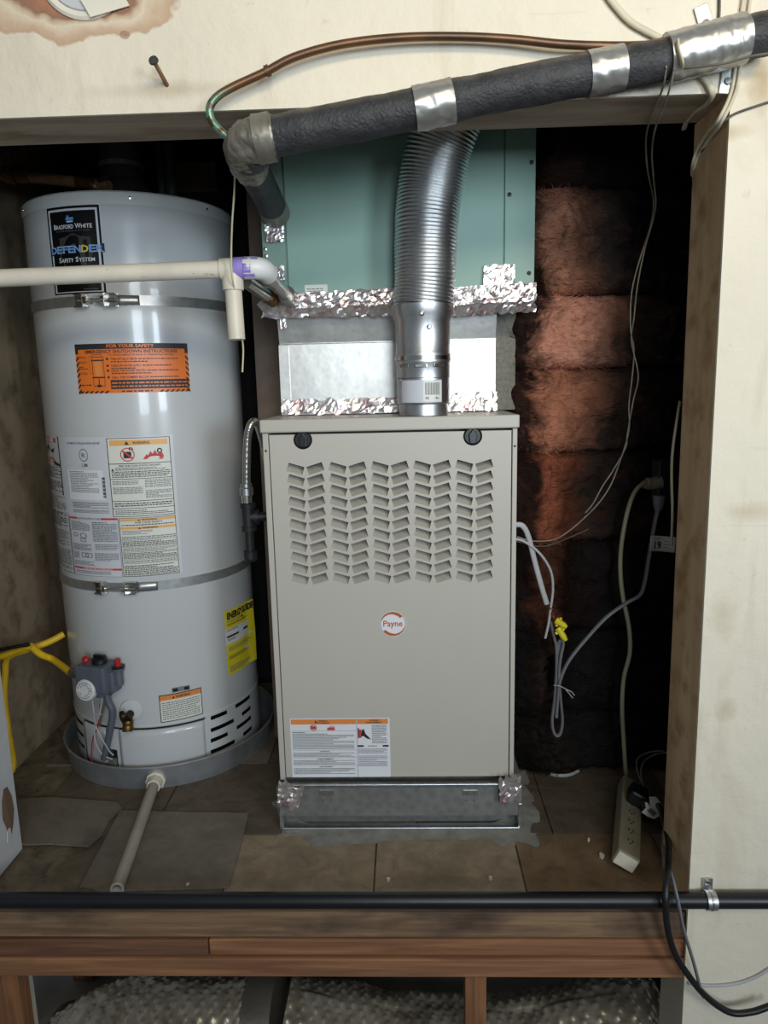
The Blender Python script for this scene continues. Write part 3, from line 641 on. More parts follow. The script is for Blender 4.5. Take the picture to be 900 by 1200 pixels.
for k, ch in enumerate('DEFENDER'):
    S.text(ch, xs[k]+.004, .448, xs[k+1]-.006, .528, MAT['gold'] if k == 5 else MAT['blue_lt'], 6, .025)
    S.text(ch, xs[k]+.016, .458, xs[k+1]-.02, .520, MAT['gold'] if k == 5 else MAT['blue'], 7, .0)
S.text('S',.20,.575,.25,.63,MAT['white'],6,.008).text('AFETY',.255,.587,.48,.63,MAT['white'],6,.008).text('S',.52,.575,.57,.63,MAT['white'],6,.008).text('YSTEM',.575,.587,.85,.63,MAT['white'],6,.008)
S.lines(.62,.93,.86,.945,1,MAT['greyink'],2,5)
S.done('plate_lettering')
# orange shutdown label
ta, tb2 = pc(90, 430)[0], pc(221, 430)[0]; za, zb = pc(160, 402)[1], pc(160, 460)[1]
S = Sticker('shutdown_label', wh, mk_cyl(ta, tb2, za, zb), MAT['orange'], 'orange emergency shutdown label with black hazard stripes')
S.rect(0,0,1,.11,MAT['ink'],1); S.rect(0,.1,.03,.2,MAT['ink'],1); S.rect(.97,.1,1,.2,MAT['ink'],1)
S.text('FOR YOUR SAFETY',.30,.015,.70,.085,MAT['orange'],2,.03); S.text('EMERGENCY SHUTDOWN INSTRUCTIONS',.10,.125,.90,.195,MAT['ink'],2,.02)
for sgn in (0, 1):
    for k in range(7):
        y = .24+k*.11
        if sgn == 0: S.poly([(.0,y+.07),(.03,y),(.03,y+.05),(.0,y+.12)], MAT['ink'], 1)
        else: S.poly([(.97,y),(1,y+.07),(1,y+.12),(.97,y+.05)], MAT['ink'], 1)
for k in list(range(6))+list(range(15,21)):
    x = .01+k*.047; S.poly([(x,1),(x+.025,.95),(x+.05,.95),(x+.025,1)], MAT['ink'], 1)
S.text('TO AVOID DAMAGE OR INJURY IF OVERHEATING OCCURS',.31,.215,.86,.255,MAT['ink'],2,.01)
for k, y in enumerate((.29,.425,.525,.66)):
    S.disc(.295,y+.02,.011,.025,MAT['ink'],1); S.text(('TURN OFF GAS AT METER','TURN OFF WATER SUPPLY','DRAIN THE WATER HEATER','CALL THE NUMBER BELOW')[k],.325,y,.55+.03*k,y+.045,MAT['ink'],2,.01)
    if k < 3: S.lines(.325,y+.055,.74-.04*k,y+.10,1,MAT['ink'],k+3,ww=.06,fill=.5)
    S.lines(.56+.03*k,y+.005,.90,y+.04,1,MAT['ink'],k+13,ww=.08,fill=.6)
S.rect(.31,.735,.985,.92,MAT['ink'],1); 
for yy in (.775,.845): S.lines(.32,yy,.975,yy+.045,1,MAT['orange'],int(yy*99),2,fill=.6,ww=.06)
S.lines(.40,.95,.66,.985,1,MAT['ink'],7,1,fill=.8,ww=.2)
for a, b in ((.16,.20),(.26,.30),(.36,.42),(.48,.52)): S.lines(.02,a+.08,.11,b+.10,2,MAT['ink'],int(a*90),fill=.4,ww=.2)
S.lines(.02,.80,.14,.86,1,MAT['ink'],8,ww=.2,fill=.4)
S.frame(.155,.26,.262,.86,.004,.012,MAT['ink'],1); S.rect(.16,.22,.258,.265,MAT['orange'],1); S.frame(.165,.215,.252,.27,.003,.01,MAT['ink'],2); S.rect(.15,.32,.266,.345,MAT['ink'],2); S.rect(.15,.665,.266,.69,MAT['ink'],2); S.rect(.18,.36,.235,.65,MAT['safety'],1); S.rect(.19,.82,.225,.875,MAT['ink'],2); S.rect(.205,.70,.212,.81,MAT['ink'],2)
S.frame(.13,.25,.16,.60,.002,.006,MAT['ink'],1)
S.done('label_print')
# big white instruction label
ta, tb2 = pc(62, 600)[0], pc(209, 600)[0]; za, zb = pc(130, 512)[1], pc(135, 677)[1]
_us = [0, .125, .49, .99, 1.0]; _ts = [pc(60,600)[0], pc(80,600)[0], pc(131,600)[0], pc(206,600)[0], pc(209,600)[0]]
def imap(u, v, off):
    k = 0
    while k < 3 and u > _us[k+1]: k += 1
    t = _ts[k]+(_ts[k+1]-_ts[k])*(u-_us[k])/(_us[k+1]-_us[k]); r = HR+off
    return V((HC.x+r*sin(t), HC.y-r*cos(t), za+(zb-za)*v))
S = Sticker('instruction_label', wh, imap, MAT['silverlab'], 'large white instruction label with warning panels')
wk, gk = MAT['ink'], MAT['greyink']
S.text('AUTOMATIC STORAGE WATER HEATER',.19,.035,.45,.05,wk,2,.005); S.ring(.325,.125,.035,.045,.86,gk,2); S.text('R',.31,.11,.34,.14,gk,2); S.rect(.305,.185,.35,.205,gk,2); S.rect(.31,.19,.325,.20,MAT['white'],3)
S.rect(.17,.23,.455,.44,MAT['white'],1)
S.lines(.19,.235,.42,.39,13,wk,4,3,.34,.07); S.lines(.19,.455,.475,.50,5,gk,5,2,.5,.03); S.lines(.19,.51,.475,.535,3,gk,6,2,.5,.03)
for k in range(16): S.rect(.445,.28+k*.009,.465,.28+k*.009+(.005 if k % 3 else .008),wk,3)
# left danger strip
S.rect(.0,.012,.10,.045,MAT['red'],2); S.text('DANGER',.02,.02,.085,.037,MAT['white'],3); S.poly([(.02,.09),(.05,.06),(.06,.1),(.09,.085),(.08,.12),(.03,.12)],wk,2); S.poly([(.04,.16),(.07,.15),(.105,.2),(.10,.205),(.04,.185)],MAT['red'],2); S.poly([(.075,.175),(.11,.195),(.115,.215),(.085,.205)],wk,3)
S.lines(.005,.215,.115,.30,9,wk,11,2,.45,.2); S.lines(.005,.32,.115,.40,8,wk,12,2,.45,.2); S.lines(.005,.43,.12,.53,9,gk,13,2,.45,.2); S.lines(.005,.55,.12,.66,10,wk,14,2,.45,.2); S.lines(.005,.68,.12,.80,12,gk,15,2,.45,.2); S.lines(.005,.82,.12,.97,14,gk,16,2,.45,.2)
S.frame(0,.0,.115,.42,.004,.003,wk,2); S.frame(0,.55,.13,.995,.004,.003,wk,2)
# upper right warning
S.rect(.50,.01,.99,.565,MAT['offwhite'],1); S.frame(.50,.01,.985,.56,.006,.004,wk,2); S.rect(.52,.024,.965,.062,MAT['amber'],2); S.tri(.655,.044,.018,.013,wk,3); S.text('WARNING',.70,.034,.83,.055,wk,3,.02)
S.ring(.655,.125,.055,.048,.86,MAT['red'],3); S.rect(.625,.105,.685,.15,wk,3); S.poly([(.612,.10),(.625,.095),(.70,.15),(.69,.158)],MAT['red'],4); S.text('n',.67,.075,.70,.095,wk,3)
S.poly([(.77,.16),(.80,.125),(.81,.135),(.83,.105),(.845,.125),(.865,.10),(.88,.125),(.92,.12),(.93,.145),(.92,.165)],MAT['red'],3); S.ring(.90,.105,.022,.02,.5,wk,3,n=7)
S.rect(.50,.185,.985,.19,wk,2); S.text('FIRE AND EXPLOSION HAZARD',.58,.197,.90,.208,wk,3); S.lines(.55,.213,.94,.235,2,wk,21,3,.45); S.tri(.53,.228,.012,.01,wk,3); S.lines(.52,.238,.97,.285,4,wk,22,3,.5); S.rect(.50,.292,.985,.296,wk,2)
S.lines(.52,.305,.72,.335,3,gk,23,3,.5,.1); S.lines(.52,.35,.75,.40,5,gk,24,3,.5,.1); S.lines(.77,.302,.97,.36,5,gk,25,3,.5,.1); S.lines(.77,.375,.97,.435,6,gk,26,3,.5,.1); S.rect(.50,.448,.985,.452,wk,2); S.lines(.52,.46,.97,.49,2,wk,27,3,.5); S.rect(.50,.50,.985,.504,wk,2); S.lines(.52,.512,.97,.548,3,wk,28,3,.45,.04)
# lower middle lighting instructions
S.rect(.14,.568,.53,.582,MAT['red'],2); S.rect(.22,.566,.41,.584,MAT['silverlab'],3); S.text('LIGHTING INSTRUCTIONS',.225,.568,.405,.581,wk,4,.01); S.frame(.135,.568,.535,.995,.003,.002,wk,2)
S.lines(.155,.595,.32,.665,7,gk,31,3,.5,.1); S.lines(.34,.595,.52,.74,13,gk,32,3,.55,.1); S.lines(.35,.755,.52,.80,4,gk,33,3,.5,.1); S.lines(.34,.82,.52,.88,6,gk,34,3,.5,.1); S.ring(.26,.70,.03,.02,.75,gk,3); S.ring(.19,.695,.022,.015,.7,gk,3); S.frame(.23,.72,.28,.745,.005,.004,gk,3)
S.lines(.155,.76,.32,.81,6,gk,35,3,.5,.1); S.frame(.23,.825,.32,.86,.006,.004,gk,3); S.ring(.275,.842,.018,.013,.6,gk,3); S.lines(.15,.82,.21,.87,6,gk,36,3,.5,.2); S.lines(.15,.885,.33,.92,4,gk,37,3,.45,.12)
S.rect(.145,.933,.535,.947,MAT['red'],2); S.text('TURN OFF GAS TO APPLIANCE',.235,.934,.46,.946,MAT['white'],3,.01); S.lines(.16,.955,.45,.98,2,gk,38,3,.45,.06)
# lower right
S.rect(.545,.572,.99,.995,MAT['offwhite'],1); S.frame(.542,.57,.985,.995,.005,.003,wk,2); S.rect(.55,.576,.98,.594,MAT['amber'],2); S.text('WARNING',.72,.578,.84,.592,wk,3,.02); S.tri(.70,.586,.01,.007,wk,3); S.text('FOR YOUR SAFETY',.67,.598,.88,.611,wk,3,.02); S.lines(.56,.615,.97,.628,1,wk,41,3,.5)
S.rect(.55,.634,.98,.652,MAT['amber'],2); S.text('WARNING',.72,.636,.84,.650,wk,3,.02); S.tri(.70,.644,.01,.007,wk,3); S.lines(.56,.658,.80,.69,4,gk,42,3,.5)
for k, (a, b, c) in enumerate(((.70,.725,2),(.735,.775,4),(.785,.81,3),(.82,.865,5),(.875,.895,2),(.91,.985,7))): S.lines(.555,a,.975,b,c,wk if k % 2 else gk,50+k,3,.55,.05); S.rect(.548,b+.003,.98,b+.006,gk,2)
S.done('label_print')
# small cream warning label and clip
ta, tb2 = pc(187, 828)[0], pc(237, 824)[0]; za, zb = pc(212, 811)[1], pc(212, 843)[1]
S = Sticker('warning_label', wh, mk_cyl(ta, tb2, za, zb, .002), MAT['ink'], 'small cream warning label with orange band')
S.rect(.02,.03,.98,.97,MAT['offwhite'],1); S.rect(.02,.03,.98,.2,MAT['safety'],2); S.tri(.33,.12,.03,.05,MAT['ink'],3); S.text('WARNING',.38,.07,.72,.17,MAT['ink'],3,.02); S.lines(.06,.26,.94,.92,9,gk,71,3,.4,.07); S.done('label_print')
tk, zk = pc(212, 807); n, tt = fr(tk)
cp = put('knockout_clip', MB().obox(onj(tk, zk, .001), tt*.022, V((0,0,.006)), n*.001), MAT['galv_dull'], wh)
for sx in (-.014, .014): put('clip_hole', MB().obox(onj(tk, zk, .0022, sx), tt*.006, V((0,0,.004)), n*.0006), MAT['black'], cp)
# yellow energy label, wrinkled, partly peeling
ta, tb2 = pc(264, 740)[0], pc(294, 735)[0]; za, zb = pc(266, 716)[1], pc(268, 792)[1]
def ymap(u, v, off):
    t = ta+(tb2-ta)*u; lift = .012*max(0, u-.75)/.25*sin(v*7+1)**2+.0004*sin(u*40+v*9); r = HR+off+max(0, lift)
    return V((HC.x+r*sin(t), HC.y-r*cos(t), za+(zb-za)*v))
S = Sticker('energy_label', wh, ymap, MAT['yellowlab'], 'wrinkled yellow energy label peeling at one edge')
S.rect(.0,.01,.98,.02,MAT['yellowlab'],1); S.text('ENERGYGUIDE',.06,.03,.96,.14,MAT['ink'],2,.06); S.lines(.06,.15,.5,.19,2,gk,81,2); S.tri(.55,.165,.05,.025,MAT['ink'],2); S.lines(.06,.205,.95,.235,2,MAT['ink'],82,2,.6,.08)
S.rect(0,.28,.98,.52,MAT['white'],1); S.lines(.03,.29,.4,.32,2,MAT['ink'],83,2); S.rect(.03,.385,.40,.415,MAT['ink'],2); S.rect(.58,.375,.97,.41,MAT['ink'],2); S.lines(.05,.43,.3,.47,2,MAT['ink'],84,2); S.lines(.06,.56,.9,.63,4,gk,85,2,.5); S.lines(.06,.70,.8,.76,3,MAT['ink'],86,2,.5); S.lines(.06,.86,.8,.96,4,gk,87,2,.5); S.rect(.62,.68,.8,.74,MAT['white'],2)
S.done('label_print')
# draft hood and dark vent pipe above the heater
put('draft_hood', MB().lathe([(.085,ZT+.003),(.085,ZT+.03),(.05,ZT+.075),(.05,ZT+.10)], (HC.x, HC.y-.04, 0), seg=32), MAT['ventdark'], wh)

# pan, strap, drain pipe
pan = thing('drain_pan', (HC.x, HC.y, 0), 'round galvanized drain pan under the water heater', 'drain pan')
PR = .29
put('pan_wall', MB().lathe([(.0001,.0),(PR-.006,.0),(PR,.058),(PR+.004,.061),(PR+.001,.064),(PR-.003,.060),(PR-.009,.004),(.0001,.004)], (HC.x+.004, HC.y+.002, 0), seg=128), MAT['galv_pan'], pan)
pa = py(183, 919, pz(183, 928).y+.004); pd = V((pa.x, pa.y, .03))
dirp = (pz(137, 1040, .014)-pd); dirp2 = V((dirp.x, dirp.y, 0)).normalized()
put('drain_fitting', MB().lathe([(.017,-.006),(.025,-.006),(.025,.006),(.020,.008),(.0175,.030),(.0001,.030)], pd, dirp2, 8), MAT['pvc'], pan)
dpipe = thing('drain_pipe', (pz(137,1043,0)), 'grimy white plastic drain pipe running from the pan to the platform edge', 'pipe')
e1 = pz(137, 1042, .0148); s1 = pd+dirp2*.02; ax = (e1-s1).normalized()
put('pipe', MB().lathe([(.0133,0),(.0133,(e1-s1).length)], s1, ax, 28), MAT['pvc_dirty'], dpipe)
put('cut_end', MB().lathe([(.0135,-.002),(.0135,0),(.0098,0),(.0098,-.06),(.0001,-.06)], e1, ax, 28), MAT['pvc_white'], dpipe)
def strap(px_l, px_r, ymid, lab, bx):
    t, z = pc(*ymid); th = thing('seismic_strap', (HC.x, HC.y-HR, z), lab, 'strap', 'seismic straps around the water heater')
    h = .0115
    put('band', MB().lathe([(HR+.0008, z-h),(HR+.0022, z-h),(HR+.0022, z+h),(HR+.0008, z+h)], (HC.x, HC.y, 0), seg=128), MAT['strap'], th)
    for k, x in enumerate(bx):
        t2, _ = pc(x, ymid[1]); n, tt = fr(t2)
        br = put('bracket', MB().obox(onj(t2, z, .004), tt*.016, V((0,0,.015)), n*.0016).obox(onj(t2, z, .014, .012*(1 if k == 0 else -1)), tt*.0016, V((0,0,.015)), n*.011).obox(onj(t2, z+.014, .010), tt*.014, V((0,0,.0014)), n*.006).obox(onj(t2, z-.014, .010), tt*.014, V((0,0,.0014)), n*.006), MAT['chrome'], th, bevel=.0008)
        put('nut', MB().cyl(onj(t2, z, .016, (.014 if k == 0 else -.020)), tt, .0085, .008, 6), MAT['chrome'], br)
    a, b = pc(bx[0], ymid[1])[0], pc(bx[1], ymid[1])[0]
    na, ta_ = fr(a); nb, tb_2 = fr(b)
    put('bolt', MB().tube([onj(a, z, .016, -.004), onj(b, z, .016, .012)], .0034, 12), MAT['chrome'], th)
    put('strap_end', MB().grid(lambda u, v: onj(b+(.06+.18*u), z-h*.95+2*h*.95*v, .004+.003*(1-u)), 8, 1), MAT['strap'], th, solid=.0015)
    return th
strap(40, 270, (150, 352), 'upper steel seismic strap just below the white plastic pipe', (97, 131))
strap(70, 290, (150, 688), 'lower steel seismic strap below the white instruction label', (120, 155))
# ------------------------------------------------------------------ furnace
YF = 1.475; FX0, FX1, FZ0, FZ1 = -.2965, .2325, .118, .933
fu = thing('furnace', ((FX0+FX1)/2, 1.79, 0), 'warm grey upright gas furnace with chevron louvers in the closet', 'furnace')
put('cabinet', MB().box(FX0, FX1, YF+.032, 2.15, FZ0, FZ1-.028), MAT['furnace'], fu, bevel=.002)
put('lid', MB().box(FX0-.003, FX1+.003, YF-.008, 2.152, FZ1-.027, FZ1), MAT['furnace'], fu, bevel=.003)
put('side_post', MB().box(FX0, FX0+.012, YF+.001, YF+.032, FZ0, FZ1-.028), MAT['furnace'], fu, bevel=.0015)
put('side_post', MB().box(FX1-.010, FX1, YF+.001, YF+.032, FZ0, FZ1-.028), MAT['furnace'], fu, bevel=.0015)
for x in (FX0+.006, FX1-.005):
    put('screw', MB().lathe([(.0025,0),(.002,.0012),(.0001,.0014)], (x, YF+.001, .868), (0,-1,0), 10), MAT['iron'], fu)
PX0, PX1, PZ0, PZ1 = FX0+.0145, FX1-.0125, .126, FZ1-.032
put('slot_shade_plate', MB().box(FX0+.012, FX1-.010, YF+.0295, YF+.0315, FZ0+.004, FZ1-.03), MAT['furnace_dark'], fu)  # dark plate added to stand for the shade inside the louver slots
# slotted front panel built as a zig-zag grid with the slot cells left open
def fx(x, y=612): return py(x, y, YF).x
cols = []
for k in range(5):
    a = fx(340+48.75*k); cols.append((a, a+.0328, a+.0418, a+.0746))
zt, zbm = py(455, 547.5, YF).z, py(455, 677, YF).z; nr = 11; pit = (zt-zbm)/(nr-1); hs = .0084; dg = .0098
xs = [PX0]; g = [0]; kind = [0]
for a, b, c, d in cols:
    xs += [a, b, c, d]; g += [dg/2, -dg/2, -dg/2, dg/2]
xs.append(PX1); g.append(0)
zl = [PZ0]; 
for j in range(nr-1, -1, -1): zc = zt-pit*j; zl += [zc-hs, zc+hs]
zl.append(PZ1)
pm = MB(); vv = []; nx = len(xs)
for jj, z in enumerate(zl):
    for i, x in enumerate(xs):
        inner = 0 < jj < len(zl)-1; dx = 0 if (not inner or i in (0, nx-1)) else (.0026 if i % 4 in (1, 2) else -.0026)*(1 if jj % 2 == 0 else -1)
        vv.append((x+dx, YF, z+(g[i] if inner else 0)))
ff = []
for jj in range(len(zl)-1):
    for i in range(nx-1):
        slotcol = i % 4 in (1, 3) and 0 < i < nx-2+1 and i != nx-1
        if jj % 2 == 1 and slotcol and i <= nx-2: continue
        ff.append((jj*nx+i, jj*nx+i+1, (jj+1)*nx+i+1, (jj+1)*nx+i))
pm.add(vv, ff)
# folded edges of the panel
for q in (((PX0,YF,PZ0),(PX1,YF,PZ0),(PX1,YF+.029,PZ0),(PX0,YF+.029,PZ0)), ((PX0,YF,PZ1),(PX1,YF,PZ1),(PX1,YF+.029,PZ1),(PX0,YF+.029,PZ1)), ((PX0,YF,PZ0),(PX0,YF,PZ1),(PX0,YF+.029,PZ1),(PX0,YF+.029,PZ0)), ((PX1,YF,PZ0),(PX1,YF,PZ1),(PX1,YF+.029,PZ1),(PX1,YF+.029,PZ0))): pm.add(q, [(0,1,2,3)])
fp = put('front_panel', pm, MAT['furnace'], fu, fix=False)
lw = .0328; inn = .027
def louver(sg):
    b = MB(); e = lw/2; s0, s1 = (dg/2, -dg/2) if sg < 0 else (-dg/2, dg/2); th = V((0, .0012, -.0012))
    k_ = .0026 if sg < 0 else -.0026
    bl_, br_, tr_, tl_ = V((-e-k_, .0004, -hs+s0)), V((e-k_, .0004, -hs+s1)), V((e+k_, .0004, hs+s1)), V((-e+k_, .0004, hs+s0))
    ir, il = br_.lerp(tr_, .8)+V((0, inn, 0)), bl_.lerp(tl_, .8)+V((0, inn, 0))
    b.prism([bl_, br_, ir, il], th)
    b.add([br_, tr_, ir], [(0,1,2)]); b.add([bl_, tl_, il], [(0,1,2)])
    me = mesh(b, 'louver', V((0,0,0)), False); me.materials.append(MAT['furnace']); return me
LM = {-1: louver(-1), 1: louver(1)}
for a, b, c, d in cols:
    for j in range(nr):
        share('louver', LM[-1], ((a+b)/2, YF, zt-pit*j), fp); share('louver', LM[1], ((c+d)/2, YF, zt-pit*j), fp)
for x, y in ((355,515.5),(554,511)):
    p = py(x, y, YF); lt = put('latch', MB().lathe([(.0195,0),(.0195,-.0012),(.0175,-.0028),(.016,-.001),(.0001,-.001)], p, (0,1,0), 32), MAT['black'], fu)
    put('latch_lever', MB().prism([(p.x-.007,p.y-.0015,p.z-.015),(p.x+.007,p.y-.0015,p.z-.015),(p.x+.0085,p.y-.0015,p.z+.004),(p.x,p.y-.0015,p.z+.015),(p.x-.0085,p.y-.0015,p.z+.004)], (0,-.005,0)), MAT['black_pipe'], lt, bevel=.0015)
# badge
p = py(460.5, 731, YF); R_ = .0288
def bmap(u, v, off): return V((p.x+(u-.5)*2*R_, YF-off, p.z-(v-.5)*2*R_))
S = Sticker('badge', fu, bmap, MAT['white'], 'round white maker badge with orange swooshes', base_poly=[(.5+.5*cos(2*pi*k/40), .5-.5*sin(2*pi*k/40)) for k in range(40)], off=.001)
S.ring(.5,.5,.48,.48,.96,MAT['greyink'],1)
def crescent(a0, a1, flip):
    out = []; inn_ = []
    for k in range(15):
        u = k/14; a = a0+(a1-a0)*u; w_ = .015+.085*min(1, u*1.35); out.append((.5+.46*cos(a), .5-.46*sin(a))); inn_.append((.5+(.46-w_)*cos(a), .5-(.46-w_)*sin(a)))
    for k in range(14): S.poly([out[k], out[k+1], inn_[k+1], inn_[k]] if a1 > a0 else [out[k+1], out[k], inn_[k], inn_[k+1]], MAT['badgeorange'], 2)
crescent(radians(165), radians(40), 0); crescent(radians(-15), radians(-142), 1)
S.text('Payne',.14,.36,.86,.67,MAT['badgeorange'],3,.012); S.done('badge_print')
# rating label
a, b = py(339.5, 843, YF), py(458, 910, YF)
def fmap(u, v, off): return V((a.x+(b.x-a.x)*u, YF-off, a.z+.002+(b.z-a.z-.002)*v))
S = Sticker('rating_label', fu, fmap, MAT['white'], 'white furnace warning label with two orange bands', off=.0005)
S.rect(.01,.015,.665,.10,MAT['safety'],1); S.rect(.675,.015,.985,.10,MAT['safety'],1); S.tri(.26,.05,.012,.02,wk,2); S.text('WARNING',.285,.03,.38,.055,wk,2,.02); S.text('AVERTISSEMENT',.25,.065,.40,.09,wk,2,.02); S.text('WARNING',.80,.025,.89,.05,wk,2,.02); S.text('AVERTISSEMENT',.76,.06,.92,.085,wk,2,.02)
S.ring(.235,.155,.035,.05,.72,MAT['red'],2); S.rect(.215,.135,.255,.175,wk,2); S.poly([(.21,.13),(.22,.12),(.265,.18),(.255,.19)],MAT['red'],3); S.flame(.37,.11,.45,.20,MAT['red'],2)
S.rect(.015,.21,.665,.214,gk,1); S.lines(.02,.225,.26,.245,1,wk,90,2,.6); S.lines(.02,.25,.64,.395,7,gk,91,2,.5,.03); S.lines(.02,.40,.64,.52,6,gk,92,2,.5,.03); S.rect(.015,.535,.665,.539,gk,1); S.text('WARNING',.29,.547,.39,.567,wk,2,.02); S.lines(.02,.575,.64,.655,4,gk,93,2,.5,.03); S.rect(.015,.665,.665,.669,gk,1); S.text('AVERTISSEMENT',.26,.677,.43,.70,wk,2,.02); S.lines(.02,.705,.64,.785,4,gk,94,2,.5,.03); S.rect(.015,.795,.665,.799,gk,1); S.text('AVERTISSEMENT',.28,.81,.42,.83,wk,2,.02); S.lines(.02,.84,.64,.95,5,gk,95,2,.5,.03); S.rect(.668,.0,.672,1,gk,1)
S.rect(.68,.16,.69,.34,wk,2); S.rect(.69,.19,.715,.33,MAT['red'],2); S.poly([(.72,.20),(.74,.18),(.755,.26),(.80,.34),(.805,.36),(.77,.345),(.735,.30),(.71,.31)],wk,2); S.lines(.82,.11,.97,.43,12,gk,96,2,.5,.1)
S.rect(.675,.455,.735,.485,wk,2); S.rect(.925,.455,.985,.485,wk,2); S.lines(.78,.458,.88,.482,1,gk,97,2,.6,.3); S.lines(.68,.51,.97,.60,4,gk,98,2,.45,.06); S.lines(.68,.63,.97,.82,8,gk,99,2,.45,.06)
S.done('label_print')
# sheet-metal base the furnace stands on
bs = thing('sheet_metal_stand', (-.03, 1.8, 0), 'galvanized sheet metal base box under the furnace', 'base')
BX0, BX1, BY = -.300, .250, 1.468
put('box', MB().box(BX0, BX1, BY+.030, 2.15, .0, FZ0-.001), MAT['galv_dull'], bs)
zsh = py(470, 931, BY).z; zl0 = py(470, 956, BY).z; zl1 = py(470, 968, BY).z
put('top_lip', MB().box(BX0+.012, BX1-.006, BY-.010, BY+.006, FZ0-.009, FZ0-.0015), MAT['galv'], bs, bevel=.0015)
put('front_sheet', MB().box(BX0, BX1, BY, BY+.006, zl0, FZ0-.010), MAT['galv_dull'], bs, bevel=.001)
put('bottom_channel', MB().box(BX0+.004, BX1-.004, BY-.006, BY+.012, .0, zl1), MAT['galv'], bs, bevel=.002)
put('recess', MB().box(BX0, BX1, BY+.028, BY+.030, .0, zl0), MAT['galv_dull'], bs)
put('end_flange', MB().box(BX1-.008, BX1+.001, BY-.002, BY+.029, 0, zl0+.03), MAT['galv'], bs, bevel=.001)
put('end_flange', MB().box(BX0-.001, BX0+.008, BY-.002, BY+.029, 0, zl0+.01), MAT['galv_dull'], bs, bevel=.001)
for x in (383, 551):
    p = py(x, 928, BY); hb = put('bracket', MB().box(p.x-.017, p.x+.017, BY-.0025, BY, p.z-.008, p.z+.006), MAT['galv'], bs, bevel=.0006)
    for dx in (-.009, .009):
        put('rivet', MB().lathe([(.0028,0),(.002,-.0016),(.0001,-.002)], (p.x+dx, BY-.0024, p.z-.001), (0,1,0), 10), MAT['chrome'], hb)
        put('screw', MB().lathe([(.0024,0),(.002,-.0014),(.0001,-.0018)], (p.x+dx, BY, p.z-.020), (0,1,0), 10), MAT['chrome'], bs)
def foil(name, q, nu, nv, amp, seed, parent, ragged=.12):
    """crumpled tape over a quad q (tl,tr,br,bl): flat facets between creases, ragged at its edges"""
    tl, tr, br, bl = [V(p) for p in q]; nrm = (tr-tl).cross(bl-tl).normalized()
    if nrm.y > 0: nrm = -nrm
    r = random.Random(seed); nu = max(6, int(nu*.6)); nv = max(4, int(nv*.7))
    def fn(u, v):
        ru = ragged*.12*noise.noise(V((v*9, seed, 1)))*(1 if u in (0, 1) else 0); rv = ragged*.6*noise.noise(V((u*14, seed, 2)))*(1 if v in (0, 1) else 0)
        if 0 < u < 1: ru += r.uniform(-.38, .38)/nu
        if 0 < v < 1: rv += r.uniform(-.38, .38)/nv
        uu, v2 = u+ru, v+rv
        p = (tl*(1-uu)+tr*uu)*v2+(bl*(1-uu)+br*uu)*(1-v2)
        s_ = p+V((p.z*.8, 0, 0))
        h = amp*(.45+.5*noise.noise(p*38+V((seed,0,0)))+.5*(1-2*abs(noise.noise(s_*75+V((0,seed,0)))))*.6+.18*r.uniform(-1,1))
        return p+nrm*max(.0006, h)
    return put(name, MB().grid(fn, nu, nv, False), MAT['foil'], parent, fix=False)
def q4(pts, Y): return [py(x, y, Y) for x, y in pts]
foil('foil_tape', q4(((327,914),(357,921),(350,946),(325,943)), BY-.012), 14, 12, .008, 3, bs, .5)
foil('foil_tape', q4(((584,912),(610,908),(611,938),(586,943)), BY-.012), 14, 12, .008, 8, bs, .5)
# cement smeared round the base
def cem(u, v):
    a = 2*pi*u; x = .5*((abs(cos(a))**.35)*(1 if cos(a) > 0 else -1)); y = .5*((abs(sin(a))**.35)*(1 if sin(a) > 0 else -1))
    gx = (.040+(.03 if cos(a)>.3 else 0))+.028*noise.noise(V((cos(a)*3, sin(a)*3, 4))); k = 1-v
    X = (BX0+BX1)/2+x*((BX1-BX0)+2*(gx*k)+.0); Yc = 1.80+y*(.665+2*(gx*1.2*k))
    return V((X, Yc, -.0008+.006*(v**1.5)+.002*noise.noise(V((X*40, Yc*40, 0)))*v*(1-v)*4))
cs = put('cement_seal', MB().grid(cem, 160, 8), MAT['cement']); tag(cs, 'grey cement smeared on the floor around the furnace base', 'cement')

# ------------------------------------------------------------------ plenum
YP, YP2, YG = 1.655, 1.628, 1.602
pl = thing('plenum', (-.04, 1.8, FZ1), 'bright sheet metal plenum between furnace top and green coil box', 'plenum')
xl, xr = py(329, 440, YP).x, py(581, 440, YP).x; zc = py(455, 400, YP).z; zt_ = py(455, 352, YP2).z
put('lower_panel', MB().box(xl, xr, YP, YP+.012, FZ1+.001, zc), MAT['plenum'], pl, bevel=.001)
put('body', MB().box(xl+.004, xr-.004, YP+.013, 2.05, FZ1+.001, zt_), MAT['galv_dull'], pl)
put('upper_panel', MB().prism([(xl, YP-.001, zc), (xr, YP-.001, zc), (xr, YP2, zt_), (xl, YP2, zt_)], (0, .012, 0)), MAT['plenum'], pl, bevel=.001)
put('crease', MB().box(xl, xr, YP-.003, YP, zc-.002, zc+.0015), MAT['galv'], pl, bevel=.0008)
put('corner_flange', MB().box(xl-.002, xl+.022, YP-.003, YP, FZ1+.001, zc-.003), MAT['plenum'], pl, bevel=.0008)
fz = lambda x, y: py(x, y, YP-.006)
foil('foil_tape', [fz(331,469), fz(471,466), V((fz(471,480).x, YP-.012, FZ1+.003)), V((fz(331,484).x, YP-.012, FZ1+.003))], 60, 8, .005, 11, pl, .4)
foil('foil_tape', [fz(521,461), fz(582,459), V((fz(582,477).x, YP-.012, FZ1+.003)), V((fz(521,478).x, YP-.012, FZ1+.003))], 30, 8, .005, 12, pl, .4)
